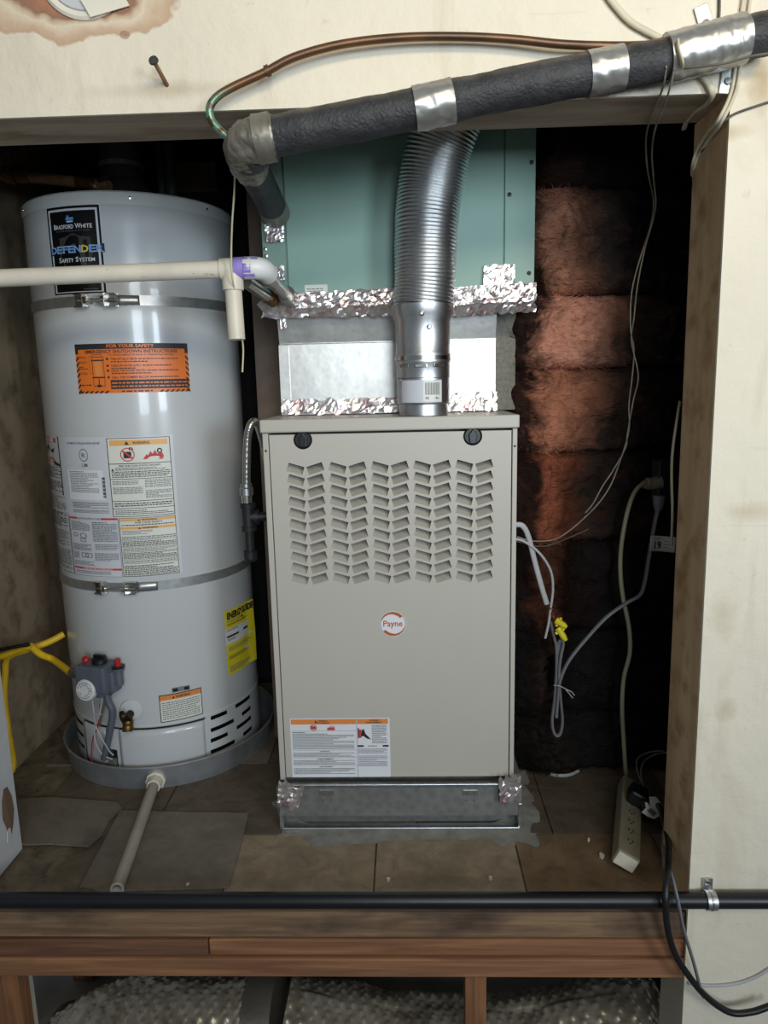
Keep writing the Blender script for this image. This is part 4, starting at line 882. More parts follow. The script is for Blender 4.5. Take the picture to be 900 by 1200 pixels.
# ------------------------------------------------------------------ green coil box
zg0 = py(455, 347, YG).z; ztop = 1.945
gx = lambda x, y=260: py(x, y, YG).x
cb = thing('coil_box', (-.03, 1.8, zg0), 'green painted coil box above the plenum, behind the flue pipe', 'coil box')
put('casing', MB().box(gx(306), gx(627), YG+.004, 2.06, zg0, ztop), MAT['green_dk'], cb, bevel=.001)
put('front_panel', MB().box(gx(335), gx(590), YG-.002, YG+.004, zg0, ztop-.001), MAT['green'], cb, bevel=.0015)
put('side_panel', MB().box(gx(306), gx(333), YG, YG+.004, zg0, ztop-.001), MAT['green_dk'], cb, bevel=.0012)
put('side_panel', MB().box(gx(591.5), gx(627), YG, YG+.004, zg0, ztop-.001), MAT['green'], cb, bevel=.0012)
for x, y in ((623,190),(597,228),(620,320),(311,292),(312,300)):
    p = py(x, y, YG); put('screw', MB().lathe([(.0048,0),(.004,-.002),(.0001,-.003)], p, (0,1,0), 12), MAT['iron' if x > 400 else 'galv'], cb)
a2, b3 = py(357, 334, YG-.0025), py(384, 345, YG-.0025)
S = Sticker('rating_sticker', cb, lambda u, v, off: V((a2.x+(b3.x-a2.x)*u, YG-.002-off, a2.z+(b3.z-a2.z)*v)), MAT['offwhite'], 'small cream sticker above the foil tape')
S.lines(.1,.3,.8,.75,2,gk,5,1,.4,.2); S.done('label_print')
# crumpled foil band along its lower edge, with patches
gq = lambda pts: q4(pts, YG-.008)
foil('foil_tape', gq(((346,344),(472,337),(472,356),(346,362))), 64, 10, .006, 21, cb, .35)
foil('foil_tape', [py(305,352,YG-.008), py(472,352,YG-.008), py(472,369,YG+.01), py(306,372,YG+.01)], 80, 8, .008, 22, cb, .5)
foil('foil_tape', gq(((526,337),(628,331),(628,352),(526,358))), 56, 10, .006, 23, cb, .3)
foil('foil_tape', [py(526,352,YG-.008), py(628,347,YG-.008), py(627,364,YG+.01), py(526,370,YG+.01)], 50, 8, .008, 24, cb, .5)
foil('foil_tape', gq(((567,311),(603,310),(603,336),(566,338))), 20, 14, .004, 25, cb, .15)
foil('foil_tape', gq(((310,264),(333,262),(333,283),(313,285))), 14, 12, .004, 26, cb, .5)
foil('foil_tape', gq(((318,313),(333,312),(334,330),(320,332))), 10, 12, .005, 27, cb, .5)
foil('foil_tape', q4(((328,372),(336,372),(336,385),(329,386)), YP2-.004), 6, 8, .003, 28, pl, .4)

# ------------------------------------------------------------------ flue pipe
YQ = 1.529
fp2 = thing('flue_pipe', (py(496,485,YQ).x, YQ, FZ1), 'shiny silver flue pipe, corrugated above and smooth below, rising from the furnace', 'flue pipe')
cx = py(496.5, 470, YQ).x; zz = lambda y: py(496, y, YQ).z
RL = .0555
z_a = FZ1+.001; z_b = py(496,474,YQ-.05).z; z_c = py(496,443,YQ-.05).z; z_d = py(496,419,YQ-.05).z; z_e = py(496,375,YQ-.05).z; z_f = py(496,355,YQ-.05).z
put('collar', MB().lathe([(RL-.004, z_a),(RL-.004, z_b),(RL, z_b),(RL+.001, z_b+.002),(RL, z_b+.004),(RL, z_c),(RL-.001, z_c+.002)], (cx, YQ, 0), seg=56), MAT['galv'], fp2)
lab = [cx, YQ]
S = Sticker('barcode_label', fp2, lambda u, v, off: V((cx+(RL+off)*sin(-.95+1.65*u), YQ-(RL+off)*cos(-.95+1.65*u), z_c-.004+(z_b+.008-z_c)*v)), MAT['silverlab'], 'silver grey sticker with a barcode', off=.0006)
S.rect(.55,.06,.97,.94,MAT['offwhite'],1)
for k in range(16): S.rect(.60+k*.021,.12,.60+k*.021+(.012 if k % 3 == 0 else .007),.66,wk,2)
S.text('02',.60,.74,.68,.86,wk,2); S.text('4in',.82,.74,.92,.86,gk,2); S.done('label_print')
put('connector', MB().lathe([(RL+.001, z_c+.001),(RL+.001, z_d-.010),(RL+.003, z_d-.006),(RL+.001, z_d-.002),(RL+.001,z_d+.002),(RL+.003,z_d+.006),(RL+.001,z_d+.010),(RL+.0015, z_e),(RL+.008, z_e+.014),(RL+.0095, z_f)], (cx, YQ, 0), seg=56, hard=False), MAT['alu'], fp2)
put('clamp', MB().lathe([(RL+.0035, z_d-.004),(RL+.0035, z_d+.004)], (cx, YQ, 0), seg=56), MAT['chrome'], fp2)
for a in (-.75, -.1, .55): 
    put('tab', MB().obox((cx+(RL+.003)*sin(a), YQ-(RL+.003)*cos(a), z_d-.016), (.012*cos(a), .012*sin(a), 0), (.001*sin(a), -.001*cos(a), 0), (0, 0, .0035)), MAT['chrome'], fp2, bevel=.0008)
for a, z in ((-.05, z_e+.012), (.2, z_e-.014)): put('screw', MB().lathe([(.0055,0),(.005,.002),(.003,.005),(.0001,.005)], (cx+(RL+.0075 if z > z_e else RL+.001)*sin(a), YQ-(RL+.0075 if z > z_e else RL+.001)*cos(a), z), (sin(a), -cos(a), 0), 8), MAT['chrome'], fp2)
path = [V((cx, YQ, z_f-.006)), py(498,330,YQ), py(498.5,300,YQ), py(500,260,YQ), py(504,222,1.53), py(512,180,1.52), py(522,150,1.51), py(534,118,1.50), py(548,85,1.49), py(566,40,1.48)]
P = cr(path, 40); 
# resample by arc length
acc = [0]
for i in range(1, len(P)): acc.append(acc[-1]+(P[i]-P[i-1]).length)
Ltot = acc[-1]; N = int(Ltot/.0072)*6; Q = []; R2 = []; j = 0
for i in range(N+1):
    s_ = Ltot*i/N
    while j < len(acc)-2 and acc[j+1] < s_: j += 1
    t = (s_-acc[j])/max(1e-9, acc[j+1]-acc[j]); Q.append(P[j].lerp(P[j+1], min(1, t)))
    R2.append(.0612+.0016*cos(2*pi*i/6)+.0008*noise.noise(V((s_*30, 0, 0)))+.0035*min(1, s_/.25))
put('corrugated_hose', MB().tube(Q, R2, 56), MAT['alu'], fp2)

# ------------------------------------------------------------------ insulated refrigerant line
YL = 1.166; RF = .0285
rl = thing('insulated_pipe', py(560, 110, YL), 'black foam insulated refrigerant pipe across the header, wrapped with silver tape', 'pipe')
main = [py(905,38,YL-.004), py(860,48,YL-.004), py(815,60,YL-.004), py(760,74,YL), py(706,84,YL), py(640,96,YL), py(560,112,YL), py(505,124,YL), py(420,141,YL), py(350,154,YL), py(308,163,YL+.001)]
mc = cr(main, 20)
put('foam_sleeve', MB().tube(mc, [RF+.0015*noise.noise(p*25) for p in mc], 40, jit=(.0010, 60)), MAT['foam'], rl)
drop = [py(296,172,YL+.01), py(291,184,YL+.06), py(300,205,YL+.2), py(312,228,1.48), py(322,248,1.585)]
put('foam_sleeve', MB().tube(cr(drop, 8), [RF+.001*noise.noise(p*30) for p in cr(drop, 8)], 28), MAT['foam'], rl)
elb = cr([py(322,160,YL), py(303,163,YL), py(288,170,YL+.012), py(287,180,YL+.05), py(294,196,YL+.13)], 7)
elb = cr(elb, 3)
put('elbow_tape', MB().tube(elb, [RF+.002+.003*noise.noise(p*40) for p in elb], 48, jit=(.0035, 75)), MAT['tape_dirty'], rl)
put('elbow_tape', MB().tube(cr([py(320,160.5,YL), py(300,164,YL)], 10), RF+.006, 40, jit=(.0012, 60)), MAT['tape_dirty'], rl)
def wrap(x0, x1, mat, ex):
    b = [p for p in cr(main, 24)]; pr = []
    xa, xb = py(x0, 100, YL).x, py(x1, 100, YL).x
    pts = [p for p in b if xa <= p.x <= xb]
    return put('tape_wrap', MB().tube(pts, RF+ex, 48, True, jit=(.0014, 80)), mat, rl)
wrap(484, 531, MAT['tape'], .0022); wrap(687, 729, MAT['tape'], .0025); wrap(779, 868, MAT['tape'], .005)
wire('tie_strip', [py(794,47,YL-.039), py(795,58,YL-.041), py(799,72,YL-.036), py(798,80,YL-.02)], .0032, MAT['string'], rl, flat=(1.4,.6))
wire('capillary_stub', [py(303,180,YL+.10), py(312,200,YL+.20), py(321,217,YL+.28), py(322,222,YL+.30)], .0045, MAT['foam'], rl)
put('end_band', MB().tube(cr([py(318,240,1.545), py(323,250,1.588)], 4), RF+.002, 28), MAT['tape_dirty'], rl)
for xx, yy, a in ((826,24,.35),(853,92,-.1)):
    c = py(xx, yy, YW-.003); u = V((cos(a), 0, sin(a)))*.011; v = V((-sin(a), 0, cos(a)))*.022
    hs_ = put('hanger_plate', MB().obox(c, u, v, V((0,.0012,0))), MAT['galv'], rl, bevel=.001)
    put('screw', MB().lathe([(.006,0),(.005,-.003),(.0001,-.004)], c-v*.2+V((0,-.001,0)), (0,1,0), 8), MAT['galv_dull'], hs_)
cop = [py(792,49,YL-.02), py(760,53,YL-.012), py(720,54,YW-.02), py(660,52,YW-.022), py(600,46,YW-.02), py(540,43,YW-.02), py(470,44,YW-.022), py(400,52,YW-.024), py(345,67,YW-.026), py(310,85,YW-.026), py(275,101,YW-.028), py(255,113,YW-.03), py(246,126,YW-.03), py(248,141,YW-.028), py(258,153,YW-.026), py(268,161,YW-.024), py(281,167,YW-.022)]
cl = thing('copper_tube', py(500, 44, YW-.02), 'thin copper tube looping along the header above the black pipe', 'tube')
put('tube', MB().tube(cr(cop, 8), .0062, 14), MAT['copper'], cl)
a = py(311,84.5,YW-.026); b4 = py(316,82,YW-.026); put('coupling', MB().tube([a, b4], .0085, 14), MAT['copper'], cl)
# nail
na = py(180, 71, YW-.045); nb = py(197, 102, YW+.004)
nl = thing('nail', nb, 'rusty bent nail sticking out of the cream header', 'nail')
put('shank', MB().tube([na, nb], .0032, 12), MAT['rust'], nl); put('head', MB().lathe([(.0001,-.003),(.007,-.002),(.0075,.001),(.004,.003),(.0001,.003)], na, nb-na, 16), MAT['ventdark'], nl)
# torn material round the hole in the plaster, top left
hole = thing('torn_flange', py(90, 0, YW), 'torn white round flange and paper over a hole at the top left of header', 'flange')
hp = py(98, -28, YW-.004)
put('ring', MB().lathe([(.060,-.001),(.068,-.004),(.072,-.001),(.072,.002)], (hp.x-.002, YW-.002, hp.z+.012), (0,1,0), 48), MAT['paper'], hole)
put('disc', MB().lathe([(.0001,-.003),(.058,-.002),(.060,.001)], (hp.x-.002, YW-.003, hp.z+.012), (0,1,0), 48), MAT['jambwhite'], hole)
fq = [py(*q, YW-.010) for q in ((93,-2),(99,8),(106,20),(150,4),(142,-10))]
put('paper_flap', MB().prism([fq[0], fq[1], fq[2], fq[3]+V((0,.006,0)), fq[4]+V((0,.006,0))], (0, .0015, 0)), MAT['paper'], hole)

# ------------------------------------------------------------------ condensate piping
YC = 1.43; RP = .0168
cp_ = thing('condensate_pipe', py(140, 321, YC), 'off white plastic condensate pipe crossing in front of the water heater', 'pipe')
put('pipe', MB().tube([py(-70,329,YC), py(120,321,YC), py(262,315.5,YC)], RP, 28), MAT['pvc_stain'], cp_)
c0 = py(272, 315, YC)
te = put('tee', MB().tube([py(259,315.6,YC), py(287,314.4,YC)], RP+.0035, 28).lathe([(RP+.0035, .0),(RP+.0035,-.040),(.0001,-.040)], c0, (0,0,1), 28), MAT['pvc'], cp_)
put('drop_pipe', MB().lathe([(RP-.0005,0),(RP-.0005,.098),(RP-.003,.098),(RP-.003,.06),(.0001,.06)], c0-V((0,0,.036)), (.02,-.03,-1), 28), MAT['pvc'], cp_)
ez = [py(283,314.5,YC), py(298,314,YC), py(308,316,YC+.012), py(314,321,YC+.035)]
put('elbow', MB().tube(cr(ez, 7), RP+.0042, 28), MAT['pvc_white'], cp_)
put('primer_mark', MB().tube([py(275.5,315,YC), py(287,314.4,YC)], RP+.0046, 28), MAT['primer'], cp_)
prm = MB()
for a0, a1, x1 in ((.55, .85, 304), (1.3, 2.1, 296), (2.2, 2.5, 300)):
    s_, e_ = py(287,314.4,YC), py(x1,314.2,YC); ax = (e_-s_).normalized(); N_ = V((0,0,1)); B_ = V((0,-1,0))
    prm.grid(lambda u, v: s_.lerp(e_, u)+(N_*cos(a0+(a1-a0)*v)+B_*sin(a0+(a1-a0)*v))*(RP+.0047), 6, 6)
put('primer_mark', prm, MAT['primer'], cp_, solid=.0005)
st = [py(311,319,YC+.02), py(322,330,YC+.085), py(333,342,YC+.125)]
put('silver_sleeve', MB().tube(cr([py(307,318,YC+.015), py(318,327,YC+.06)], 5), RP+.0015, 26), MAT['tape'], cp_)
put('stub', MB().tube(cr([py(316,325,YC+.05), py(327,337,YC+.105), py(338,347,YG-.012)], 5), RP-.003, 24), MAT['steel'], cp_)
put('stub_nut', MB().tube(cr([py(335.5,345,YG-.03), py(340,350,YG-.005)], 3), RP+.002, 24), MAT['steel'], cp_)
s2 = thing('drain_stub', py(318, 345, YG-.02), 'second dull metal drain stub behind the white elbow, entering the coil box', 'pipe')
put('tube', MB().tube(cr([py(288,330,YG-.12), py(304,341,YG-.06), py(319,351,YG-.012)], 5), RP-.004, 22), MAT['steel'], s2); put('nut', MB().tube([py(314,347,YG-.03), py(321,352,YG-.006)], RP-.0005, 8), MAT['brass'], s2)
o = wire('hanging_string', [py(274,186,1.36), py(275,215,1.365), py(272,262,1.37), py(271,302,1.385), py(273,330,1.40), py(280,360,1.455), py(283,391,1.462), py(285,410,1.465), py(284,436,1.47)], .0018, MAT['string']); tag(o, 'thin cream string hanging from the taped elbow past the plastic tee', 'string')

# ------------------------------------------------------------------ gas connector between heater and furnace
YGs = 1.60
gp = thing('gas_connector', py(292, 650, YGs), 'steel flexible gas connector over black iron tee beside the furnace', 'gas line')
fxp = [py(289,572,YGs), py(289,545,YGs), py(290,515,YGs), py(293,500,YGs), py(298,494,YGs+.01), py(303,500,YGs+.03), py(309,520,YGs+.05), py(314,545,YGs+.055)]
fcp = cr(fxp, 14); put('flex_tube', MB().tube(fcp, [.0092+.0004*sin(i*2.1) for i in range(len(fcp))], 16), MAT['steel'], gp)
q = py(289, 578, YGs)
put('flare_nut', MB().lathe([(.0001,0),(.0165,0),(.0165,.016),(.014,.018),(.014,.026),(.0001,.026)], q-V((0,0,.004)), (0,0,1), 6), MAT['galv'], gp)
put('adapter', MB().lathe([(.0001,0),(.013,0),(.013,.018),(.0001,.018)], q-V((0,0,.022)), (0,0,1), 6), MAT['chrome'], gp)
q = py(291, 606, YGs)
put('tee', MB().lathe([(.0001,-.032),(.0175,-.032),(.0175,-.022),(.0145,-.022),(.0145,.022),(.0175,.022),(.0175,.032),(.0001,.032)], q, (0,0,1), 24).lathe([(.014,0),(.014,.014),(.0175,.014),(.0175,.024),(.0001,.024)], q, (1,.1,0), 24), MAT['iron'], gp)
put('nipple', MB().cyl(q+V((.02,.002,0)), (1,.1,0), .0105, .03, 18), MAT['iron'], gp)
put('drip_leg', MB().cyl(q-V((0,0,.086)), (0,0,1), .0105, .06, 18), MAT['iron'], gp)
put('cap', MB().lathe([(.0001,-.012),(.013,-.012),(.0155,-.006),(.0155,.012),(.0001,.012)], q-V((0,0,.092)), (0,0,1), 18), MAT['iron'], gp)
p0 = py(305.5, 565, YGs-.03); o = put('side_box', MB().box(FX0-.016, FX0-.0005, 1.55, 1.60, p0.z-.035, p0.z+.03), MAT['galv_dull'], fu, bevel=.002)
# ------------------------------------------------------------------ yellow gas hose and rusty pipe, left
gh = thing('yellow_gas_hose', py(35, 760, 1.72), 'yellow coated gas hose running to the heater gas valve', 'gas line')
va = onj(tv, zv+.002, .034, -.085)
put('hose', MB().tube(cr([va, py(62,773,1.735), py(48,767,1.72), py(36,757,1.70)], 6), .0088, 16), MAT['yellowcoat'], gh)
put('hose', MB().tube(cr([py(36,757,1.70), py(20,762,1.70), py(5,768,1.69), py(-20,775,1.68)], 6), .0088, 16), MAT['yellowcoat'], gh)
put('hose', MB().tube(cr([py(75,743,1.80), py(58,752,1.78), py(36,760,1.76), py(10,770,1.74), py(6,790,1.73), py(5,820,1.72), py(10,860,1.70), py(15,893,1.66), py(13,905,1.65)], 7), .0088, 16), MAT['yellowcoat'], gh)
put('hose_fitting', MB().lathe([(.0001,0),(.012,0),(.012,.02),(.009,.022),(.009,.036),(.0001,.036)], va-(va-py(62,773,1.735)).normalized()*.005, onj(tv, zv+.002,.034,-.05)-va, 6), MAT['steel'], gh)
put('black_sleeve', MB().tube([py(-15,764,1.66), py(35,755,1.685)], .005, 12), MAT['black'], gh)
rp = thing('rusty_pipe', py(60, 208, 1.80), 'rusty water pipe with brass fittings above the water heater', 'pipe')
put('pipe', MB().tube([py(-30,202,1.83), py(30,207,1.82), py(95,214,1.79), py(128,218,1.77)], .0125, 18), MAT['rust'], rp)
put('union', MB().tube([py(6,204,1.825), py(20,206,1.822)], .021, 8).tube([py(20,206,1.822), py(36,207,1.818)], .0165, 18), MAT['brass'], rp)
put('elbow', MB().tube(cr([py(92,213.5,1.792), py(104,214.5,1.786), py(112,219,1.78), py(113,222,1.80)], 5), .0165, 18), MAT['brass'], rp)
put('valve_handle', MB().obox(py(122,210,1.76), V((.016,0,.003)), V((0,.006,0)), V((0,0,.004))), MAT['brass_dk'], rp, bevel=.001)
fv = thing('heater_vent', V((HC.x, HC.y-.04, ZT+.10)), 'dusty dark vent pipe rising from the heater top', 'vent pipe')
put('pipe', MB().cyl((HC.x, HC.y-.04, ZT+.101), (0,0,1), .05, 1.948-ZT-.102, 32), MAT['ventdark'], fv); put('collar', MB().lathe([(.053,0),(.053,.012)], (HC.x, HC.y-.04, ZT+.101), (0,0,1), 32), MAT['galv_dull'], fv)
for k, (x, yb_, r) in enumerate(((190, 226, .011), (201, 226, .016))):
    pb = py(x, 222, 1.93); o = put('water_pipe', MB().tube([(pb.x, pb.y, ZT+.0065), (pb.x-.01, pb.y+.02, 1.92)], r, 16), MAT['ventdark']); tag(o, ('thin dark water pipe standing on the heater top right of the vent', 'thicker dark water pipe on the heater top, farthest right')[k], 'pipe', 'water pipes on top of the heater')
o = put('masonry_block', MB().box(py(200,190,2.2).x, py(252,190,2.2).x, 2.2, 2.298, py(220,225,2.2).z, py(220,190,2.2).z), MAT['darkboard'], wh and None, bevel=.003); tag(o, 'dull brown block on the back wall above the heater', 'block')
# ------------------------------------------------------------------ black rail pipe along the platform front
zr = py(450, 1055, YW-.018).z
bp_ = thing('black_pipe', (0, YW-.018, zr), 'long black steel pipe running along the platform front edge', 'pipe')
put('pipe', MB().tube([(-1.6, YW-.018, zr), (0, YW-.018, zr), (1.3, YW-.018, zr)], .0148, 24), MAT['black_pipe'], bp_)
c = py(832, 1055, YW-.018)
sd = put('clamp', MB().lathe([(.0158,-.009),(.0178,-.009),(.0178,.009),(.0158,.009)], (c.x, YW-.018, zr), (1,0,0), 24).box(c.x-.009, c.x+.009, YW-.005, YW-.001, zr+.012, zr+.034).box(c.x-.009, c.x+.009, YW-.005, YW-.001, zr-.024, zr-.012), MAT['galv'], bp_)
put('clamp_ridge', MB().lathe([(.0178,-.002),(.0190,-.001),(.0190,.001),(.0178,.002)], (c.x, YW-.018, zr), (1,0,0), 24), MAT['chrome'], sd)
put('clamp_screw', MB().lathe([(.007,0),(.006,-.003),(.0001,-.004)], (c.x, YW-.005, zr+.026), (0,1,0), 8), MAT['chrome'], sd)

# ------------------------------------------------------------------ wires and cords
def cord(name, pts, r, mat, lab, cat, group=None, flat=None, seg=10, n=8):
    o = wire(name, [py(x, y, Y) for x, y, Y in pts], r, MAT[mat], None, n, seg, flat); return tag(o, lab, cat, group)
YT = 1.16
cord('thermostat_wire', [(781,78,YT-.02),(776,105,YT+.02),(762,140,1.3),(757,165,1.42),(759,200,1.5),(766,235,1.55),(762,265,1.57),(748,310,1.58),(740,345,1.585),(739,385,1.585),(743,410,1.59),(741,440,1.59),(737,475,1.59),(737,505,1.59),(725,545,1.585),(712,575,1.58),(690,602,1.575),(655,630,1.57),(625,634,1.57),(606,629,1.56)], .0016, 'wire_thin', 'thin dusty wire hanging from taped pipe, left of the pair, reaching the furnace', 'wire', 'pair of thin wires hanging before the insulation', n=6, seg=7)
cord('thermostat_wire', [(790,80,YT-.02),(783,110,YT+.02),(768,150,1.3),(764,180,1.42),(766,210,1.5),(768,245,1.55),(756,290,1.57),(747,335,1.58),(743,372,1.585),(740,400,1.585),(748,440,1.59),(742,470,1.59),(735,510,1.59),(733,525,1.59),(718,552,1.585),(706,570,1.58),(695,590,1.575),(686,601,1.575)], .0016, 'wire_thin', 'thin dusty wire hanging from taped pipe, right of the pair, ending loose', 'wire', 'pair of thin wires hanging before the insulation', n=6, seg=7)
cord('white_cable', [(708,-12,YW-.006),(720,5,YW-.006),(740,26,YW-.006),(772,44,YW-.006),(800,60,YW-.004),(815,80,YW-.006),(829,96,YW-.008),(835,110,YW-.006),(828,122,YW+.04),(815,130,YW+.08),(806,140,YW+.12),(802,150,YW+.16)], .0052, 'cord_white', 'old white flat cable crossing the header behind the taped pipe', 'cable', flat=(1,.7))
cord('white_cable', [(872,-8,YW-.004),(868,22,YW-.004),(862,75,YW-.006),(856,110,YW-.006),(842,140,YW-.003),(828,158,YW+.06),(817,176,YW+.11),(812,192,YW+.13),(811,205,YW+.17)], .0028, 'cord_white', 'thin white cable down the pier corner, left of the three', 'cable', 'thin cables at the right corner of the opening')
cord('white_cable', [(880,-8,YW-.004),(876,22,YW-.004),(868,75,YW-.006),(862,108,YW-.006),(846,142,YW-.003),(832,162,YW+.06),(820,180,YW+.11),(814,196,YW+.13),(813,212,YW+.17)], .0028, 'cord_white', 'thin white cable down the pier corner, middle of the three', 'cable', 'thin cables at the right corner of the opening')
cord('dark_wire', [(915,115,YW-.003),(890,123,YW-.003),(862,133,YW-.003),(848,143,YW-.003),(834,160,YW+.06),(822,178,YW+.10)], .0018, 'wire_dark', 'thin dark wire coming in from the right over the pier corner', 'wire')
cord('dark_wire', [(843,-8,YW-.003),(843,10,YW-.003),(842,30,YW-.003)], .002, 'wire_dark', 'short dark wire above the big tape wrap', 'wire')
cord('dark_wire', [(905,62,YL-.035),(880,66,YL-.036),(850,74,YL-.036),(820,78,YL-.03),(796,80,YL-.022)], .0018, 'wire_dark', 'thin wire along the underside of the taped pipe at far right', 'wire')
cord('beige_cable', [(797,470,1.36),(792,500,1.365),(788,530,1.365),(787,560,1.365),(788,600,1.365),(787,640,1.37)], .0026, 'cord_beige', 'thin beige cable hanging behind the right jamb', 'cable')
cord('wall_cable', [(806,1152,YW-.003),(830,1155,YW-.003),(860,1153,YW-.003),(885,1145,YW-.003),(905,1133,YW-.003)], .003, 'cord_lt', 'pale cable curving across the pier below the black pipe', 'cable')
cord('power_lead', [(770,940,1.46),(776,955,1.40),(783,985,1.30),(783,1015,1.20),(780,1050,1.155),(782,1085,1.155),(790,1115,1.16),(806,1142,1.16),(828,1168,1.165),(855,1186,1.165),(880,1186,1.165),(905,1178,1.165)], .0062, 'black', 'thick black power cord hanging over the black pipe at right', 'cord')
cord('grey_cable', [(777,975,1.40),(777,1000,1.30),(785,1020,1.20),(793,1050,1.157),(800,1085,1.160),(812,1125,1.164),(820,1155,1.166),(824,1168,1.166)], .0048, 'cord_grey', 'flat grey cable hanging beside the black cord over the pipe', 'cable', flat=(1.2,.6))
# grey furnace cord: out of the furnace side, looped and tied, on to the plug
cord('furnace_cable', [(602,615,1.56),(612,616,1.56),(619,628,1.565),(626,655,1.57),(634,685,1.57),(641,708,1.57)], .0052, 'cord_lt', 'flat light grey cable leaving the furnace side down to the wire nuts', 'cord', flat=(1.2,.7))
cord('white_wire', [(602,631,1.56),(615,635,1.56),(632,648,1.565),(645,668,1.57),(648,690,1.57),(645,715,1.57),(643,730,1.57),(639,748,1.57)], .0030, 'cord_lt', 'pale round wire beside the flat cable, bending from furnace to wire nuts', 'wire')
YE = 1.585
lp = thing('cord_loop', py(653, 860, YE), 'grey power cord bundled in a hanging loop and running up to the outlet', 'cord')
lw2 = dict(flat=(1.35,.7))
wire('cord', [py(*q) for q in ((645,728,YE),(649,745,YE),(652,760,YE),(652,790,YE),(650,820,YE),(647,845,YE),(650,860,YE),(656,860,YE),(659,845,YE),(657,820,YE-.004),(655,790,YE-.008),(657,770,YE-.008),(660,755,YE-.006),(658,750,YE-.003),(655,756,YE),(654,775,YE+.004),(652,800,YE+.006))], .0052, MAT['cord_grey'], lp, **lw2)
wire('cord', [py(*q) for q in ((652,840,YE-.010),(654,815,YE-.012),(657,795,YE-.012),(668,772,YE-.01),(690,745,YE),(712,722,YE+.0),(735,706,1.60),(750,697,1.61),(756,680,1.615),(761,650,1.62),(767,615,1.63),(771,596,1.635))], .0055, MAT['cord_grey'], lp, **lw2)
wire('twist_tie', [py(*q) for q in ((649,803,YE-.016),(656,804,YE-.022),(664,808,YE-.02),(670,811,YE-.02),(673,815,YE-.02))], .0014, MAT['cord_lt'], lp)
wire('twist_tie', [py(*q) for q in ((663,808,YE-.02),(668,814,YE-.02),(671,818,YE-.02))], .0014, MAT['cord_lt'], lp)
p = py(772, 588, 1.638); put('plug', MB().lathe([(.0001,-.022),(.007,-.022),(.013,-.005),(.014,.014),(.0001,.014)], p, (0.05,.05,1), 18), MAT['cord_grey'], lp)
# wire nuts
for k, (a, b) in enumerate((((652,727),(661,733)),((654,736),(661,747)))):
    p, q = py(*a, 1.565), py(*b, 1.555); d = (q-p); ln = d.length*1.35
    o = put('wire_nut', MB().lathe([(.0001,0),(.0085,0),(.0085,ln*.2),(.0072,ln*.25),(.0072,ln*.7),(.004,ln),(.0001,ln)], p, d, 12).obox(p+d*.3, d.cross(V((0,1,0))).normalized()*.0115, d*.12, V((0,.002,0))), MAT['yellownut'])
    tag(o, ('yellow wire nut beside the furnace, upper of two', 'yellow wire nut beside the furnace, lower of two')[k], 'wire nut', 'wire nuts on the thermostat cable')
cord('copper_strand', [(640,716,1.568),(645,713,1.562),(650,716,1.562),(646,720,1.566),(652,727,1.565)], .0014, 'brass', 'orange twisted strand holding the cable above the wire nuts', 'wire')
cord('red_strand', [(646,716,1.57),(650,724,1.568),(654,735,1.565)], .0012, 'redplastic', 'short dark red strand going into the yellow wire nuts', 'wire')
# outlet, beige cord and power strip
po = py(778, 565, 1.66)
ol = thing('outlet_box', V((po.x, 1.68, po.z)), 'dark outlet box near the right jamb with two plugs', 'outlet')
put('box', MB().box(po.x-.012, po.x+.05, 1.655, 1.70, po.z-.05, po.z+.055), MAT['black'], ol, bevel=.003)
put('face_plate', MB().box(po.x-.016, po.x-.012, 1.65, 1.70, po.z-.045, po.z+.05), MAT['ventdark'], ol, bevel=.002)
bc = thing('extension_lead', py(735, 700, 1.62), 'beige extension cord plugged in at the outlet and falling to the power strip', 'cord')
wire('cord', [py(*q) for q in ((762,566,1.655),(752,568,1.65),(742,580,1.64),(734,605,1.63),(728,640,1.62),(727,670,1.615),(730,700,1.61),(737,735,1.60),(738,765,1.60),(731,795,1.60),(729,830,1.60),(731,870,1.61),(733,900,1.62),(735,916,1.635))], .0052, MAT['cord_beige'], bc)
p = py(768, 566, 1.66); put('plug', MB().lathe([(.0001,-.03),(.008,-.03),(.0135,-.018),(.015,.0),(.015,.014),(.0001,.014)], p, (1,0,.12), 18), MAT['cord_beige'], bc)
ring = py(759, 566, 1.65); put('plug_ring', MB().lathe([(.009,-.003),(.0125,-.003),(.0125,.003),(.009,.003)], ring, (1,0,.15), 14), MAT['cord_beige'], bc)
# tag on grey cord
a5, b5 = py(763, 628, 1.595), py(790, 645, 1.600)
S = Sticker('cord_tag', None, lambda u, v, off: V((a5.x+(b5.x-a5.x)*u, 1.597-off+.004*sin(u*4), a5.z-.004*u+(b5.z-a5.z)*v)), MAT['offwhite'])
S.text('19',.18,.35,.46,.85,wk,2,.03); S.lines(.2,.12,.5,.24,1,gk,3,1,.6,.3); S.lines(.55,.25,.9,.8,3,gk,4,1,.3,.2); o = S.done('tag_print'); tag(o, 'white paper tag on the grey cord near the right jamb', 'tag')
m_ = o.modifiers.new('solid', 'SOLIDIFY'); m_.thickness = .0006; m_.offset = -1
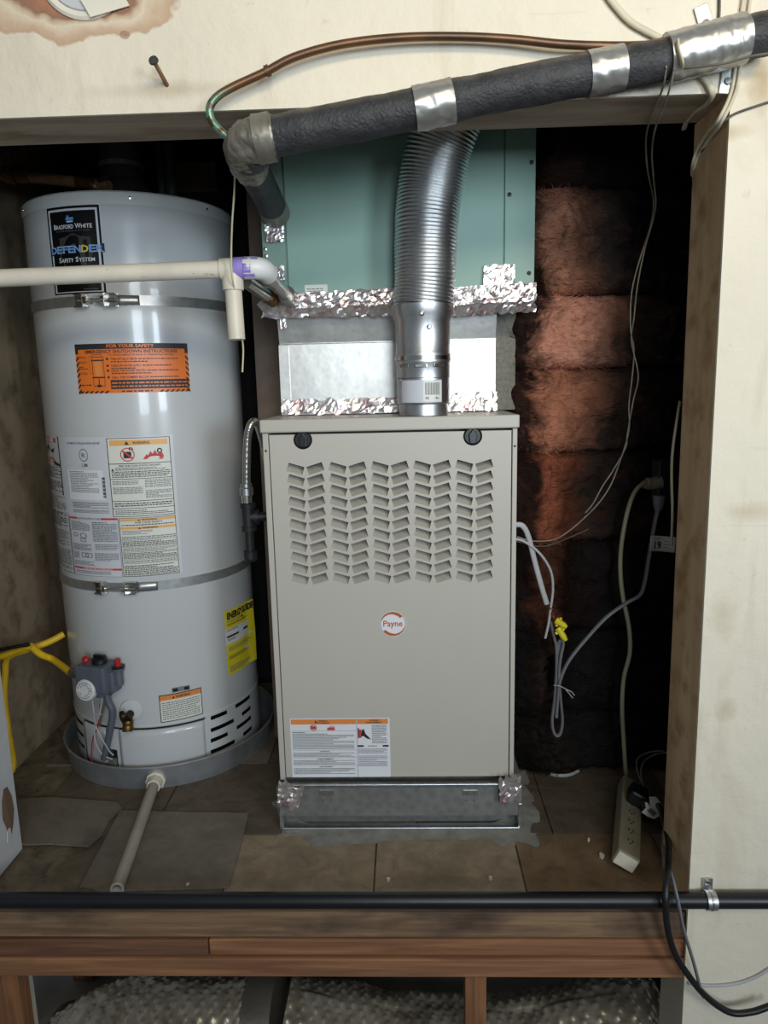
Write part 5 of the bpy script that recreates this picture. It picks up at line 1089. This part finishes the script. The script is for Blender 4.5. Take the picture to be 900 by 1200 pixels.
# power strip, lying rolled on its edge on the floor
pn = pz(733, 1014, .018); pfz = pz(738, 918, .03); axd = (V((pfz.x, pfz.y, 0))-V((pn.x, pn.y, 0))).normalized(); sidev = V((axd.y, -axd.x, 0)); ra = radians(-24)
u_ = sidev*cos(ra)+V((0,0,1))*sin(ra); v_ = V((0,0,1))*cos(ra)-sidev*sin(ra); ln = (V((pfz.x, pfz.y, 0))-V((pn.x, pn.y, 0))).length/2
hw, hh = .024, .0175; zc_ = abs(u_.z)*hw+abs(v_.z)*hh+.0005; cen = V(((pn.x+pfz.x)/2, (pn.y+pfz.y)/2, zc_))
ps = thing('power_strip', V((cen.x, cen.y, 0)), 'beige power strip lying on the closet floor by the right jamb', 'power strip')
put('body', MB().obox(cen, u_*hw, axd*ln, v_*hh), MAT['strip'], ps, bevel=.004)
put('end_cap', MB().obox(cen-axd*(ln+.001), u_*(hw-.003), axd*.002, v_*(hh-.003)), MAT['pvc'], ps, bevel=.001)
for k in range(5):
    c = cen+axd*(-ln+.045+k*.036)+v_*(hh+.0003)
    so = put('socket', MB().cyl(c, v_, .0135, .0006, 20), MAT['strip'], ps)
    put('socket_slot', MB().obox(c+v_*.0008+axd*.004-u_*.005, u_*.001, axd*.004, v_*.0004), MAT['black'], so)
    put('socket_slot', MB().obox(c+v_*.0008+axd*.004+u_*.005, u_*.001, axd*.004, v_*.0004), MAT['black'], so)
    put('socket_slot', MB().cyl(c+v_*.0006-axd*.006, v_, .0022, .0006, 10), MAT['black'], so)
# black plug adapter with torn white sticker
ad = thing('black_plug', py(762, 950, 1.49), 'black plug with torn white sticker at the power strip', 'plug')
c = cen+axd*(ln*.38)+v_*(hh+.018)+u_*.004
put('plug_body', MB().obox(c, u_*.020, axd*.024, v_*.017), MAT['black'], ad, bevel=.006)
c2 = py(764, 946, 1.475); put('plug_body', MB().lathe([(.0001,-.022),(.016,-.022),(.019,-.01),(.019,.012),(.012,.02),(.0001,.02)], c2, (.8,-.3,-.1), 20), MAT['black'], ad)
sp_ = [py(*q, 1.446) for q in ((761,934),(769,934),(776,943),(774,955),(767,960),(759,957),(752,952),(757,947),(756,940),(759,941),(762,946))]
tg = put('torn_sticker', MB().prism(sp_, (0,.001,0)), MAT['offwhite'], ad)
put('sticker_print', MB().prism([py(*q, 1.4452) for q in ((758,950),(763,947),(770,953),(766,957))], (0,.0004,0)), MAT['greyink'], tg)
cord('thin_loose_wire', [(752,918,1.60),(746,900,1.63),(748,888,1.66),(760,882,1.67),(775,880,1.66),(784,884,1.6)], .0018, 'wire_thin', 'thin loose wire curling behind the power strip, outer loop', 'wire', 'loose wires behind the power strip')
cord('thin_loose_wire', [(754,922,1.58),(751,905,1.62),(755,892,1.65),(768,884,1.66),(780,882,1.62)], .0018, 'wire_thin', 'thin loose wire curling behind the power strip, inner loop', 'wire', 'loose wires behind the power strip')
o = put('white_scrap', MB().tube(cr([pz(645,907,.004), pz(655,909,.005), pz(668,908,.005), pz(679,903,.006)], 4), .004, 8, True, (1.2,.5)), MAT['cord_lt']); tag(o, 'pale curled scrap on the floor by the back insulation', 'scrap')
cord('dusty_wire', [(604,634,1.565),(630,640,1.57),(650,637,1.57),(690,620,1.575)], .0013, 'wire_dark', 'faint dusty wire crossing from the furnace side to the hanging pair', 'wire')
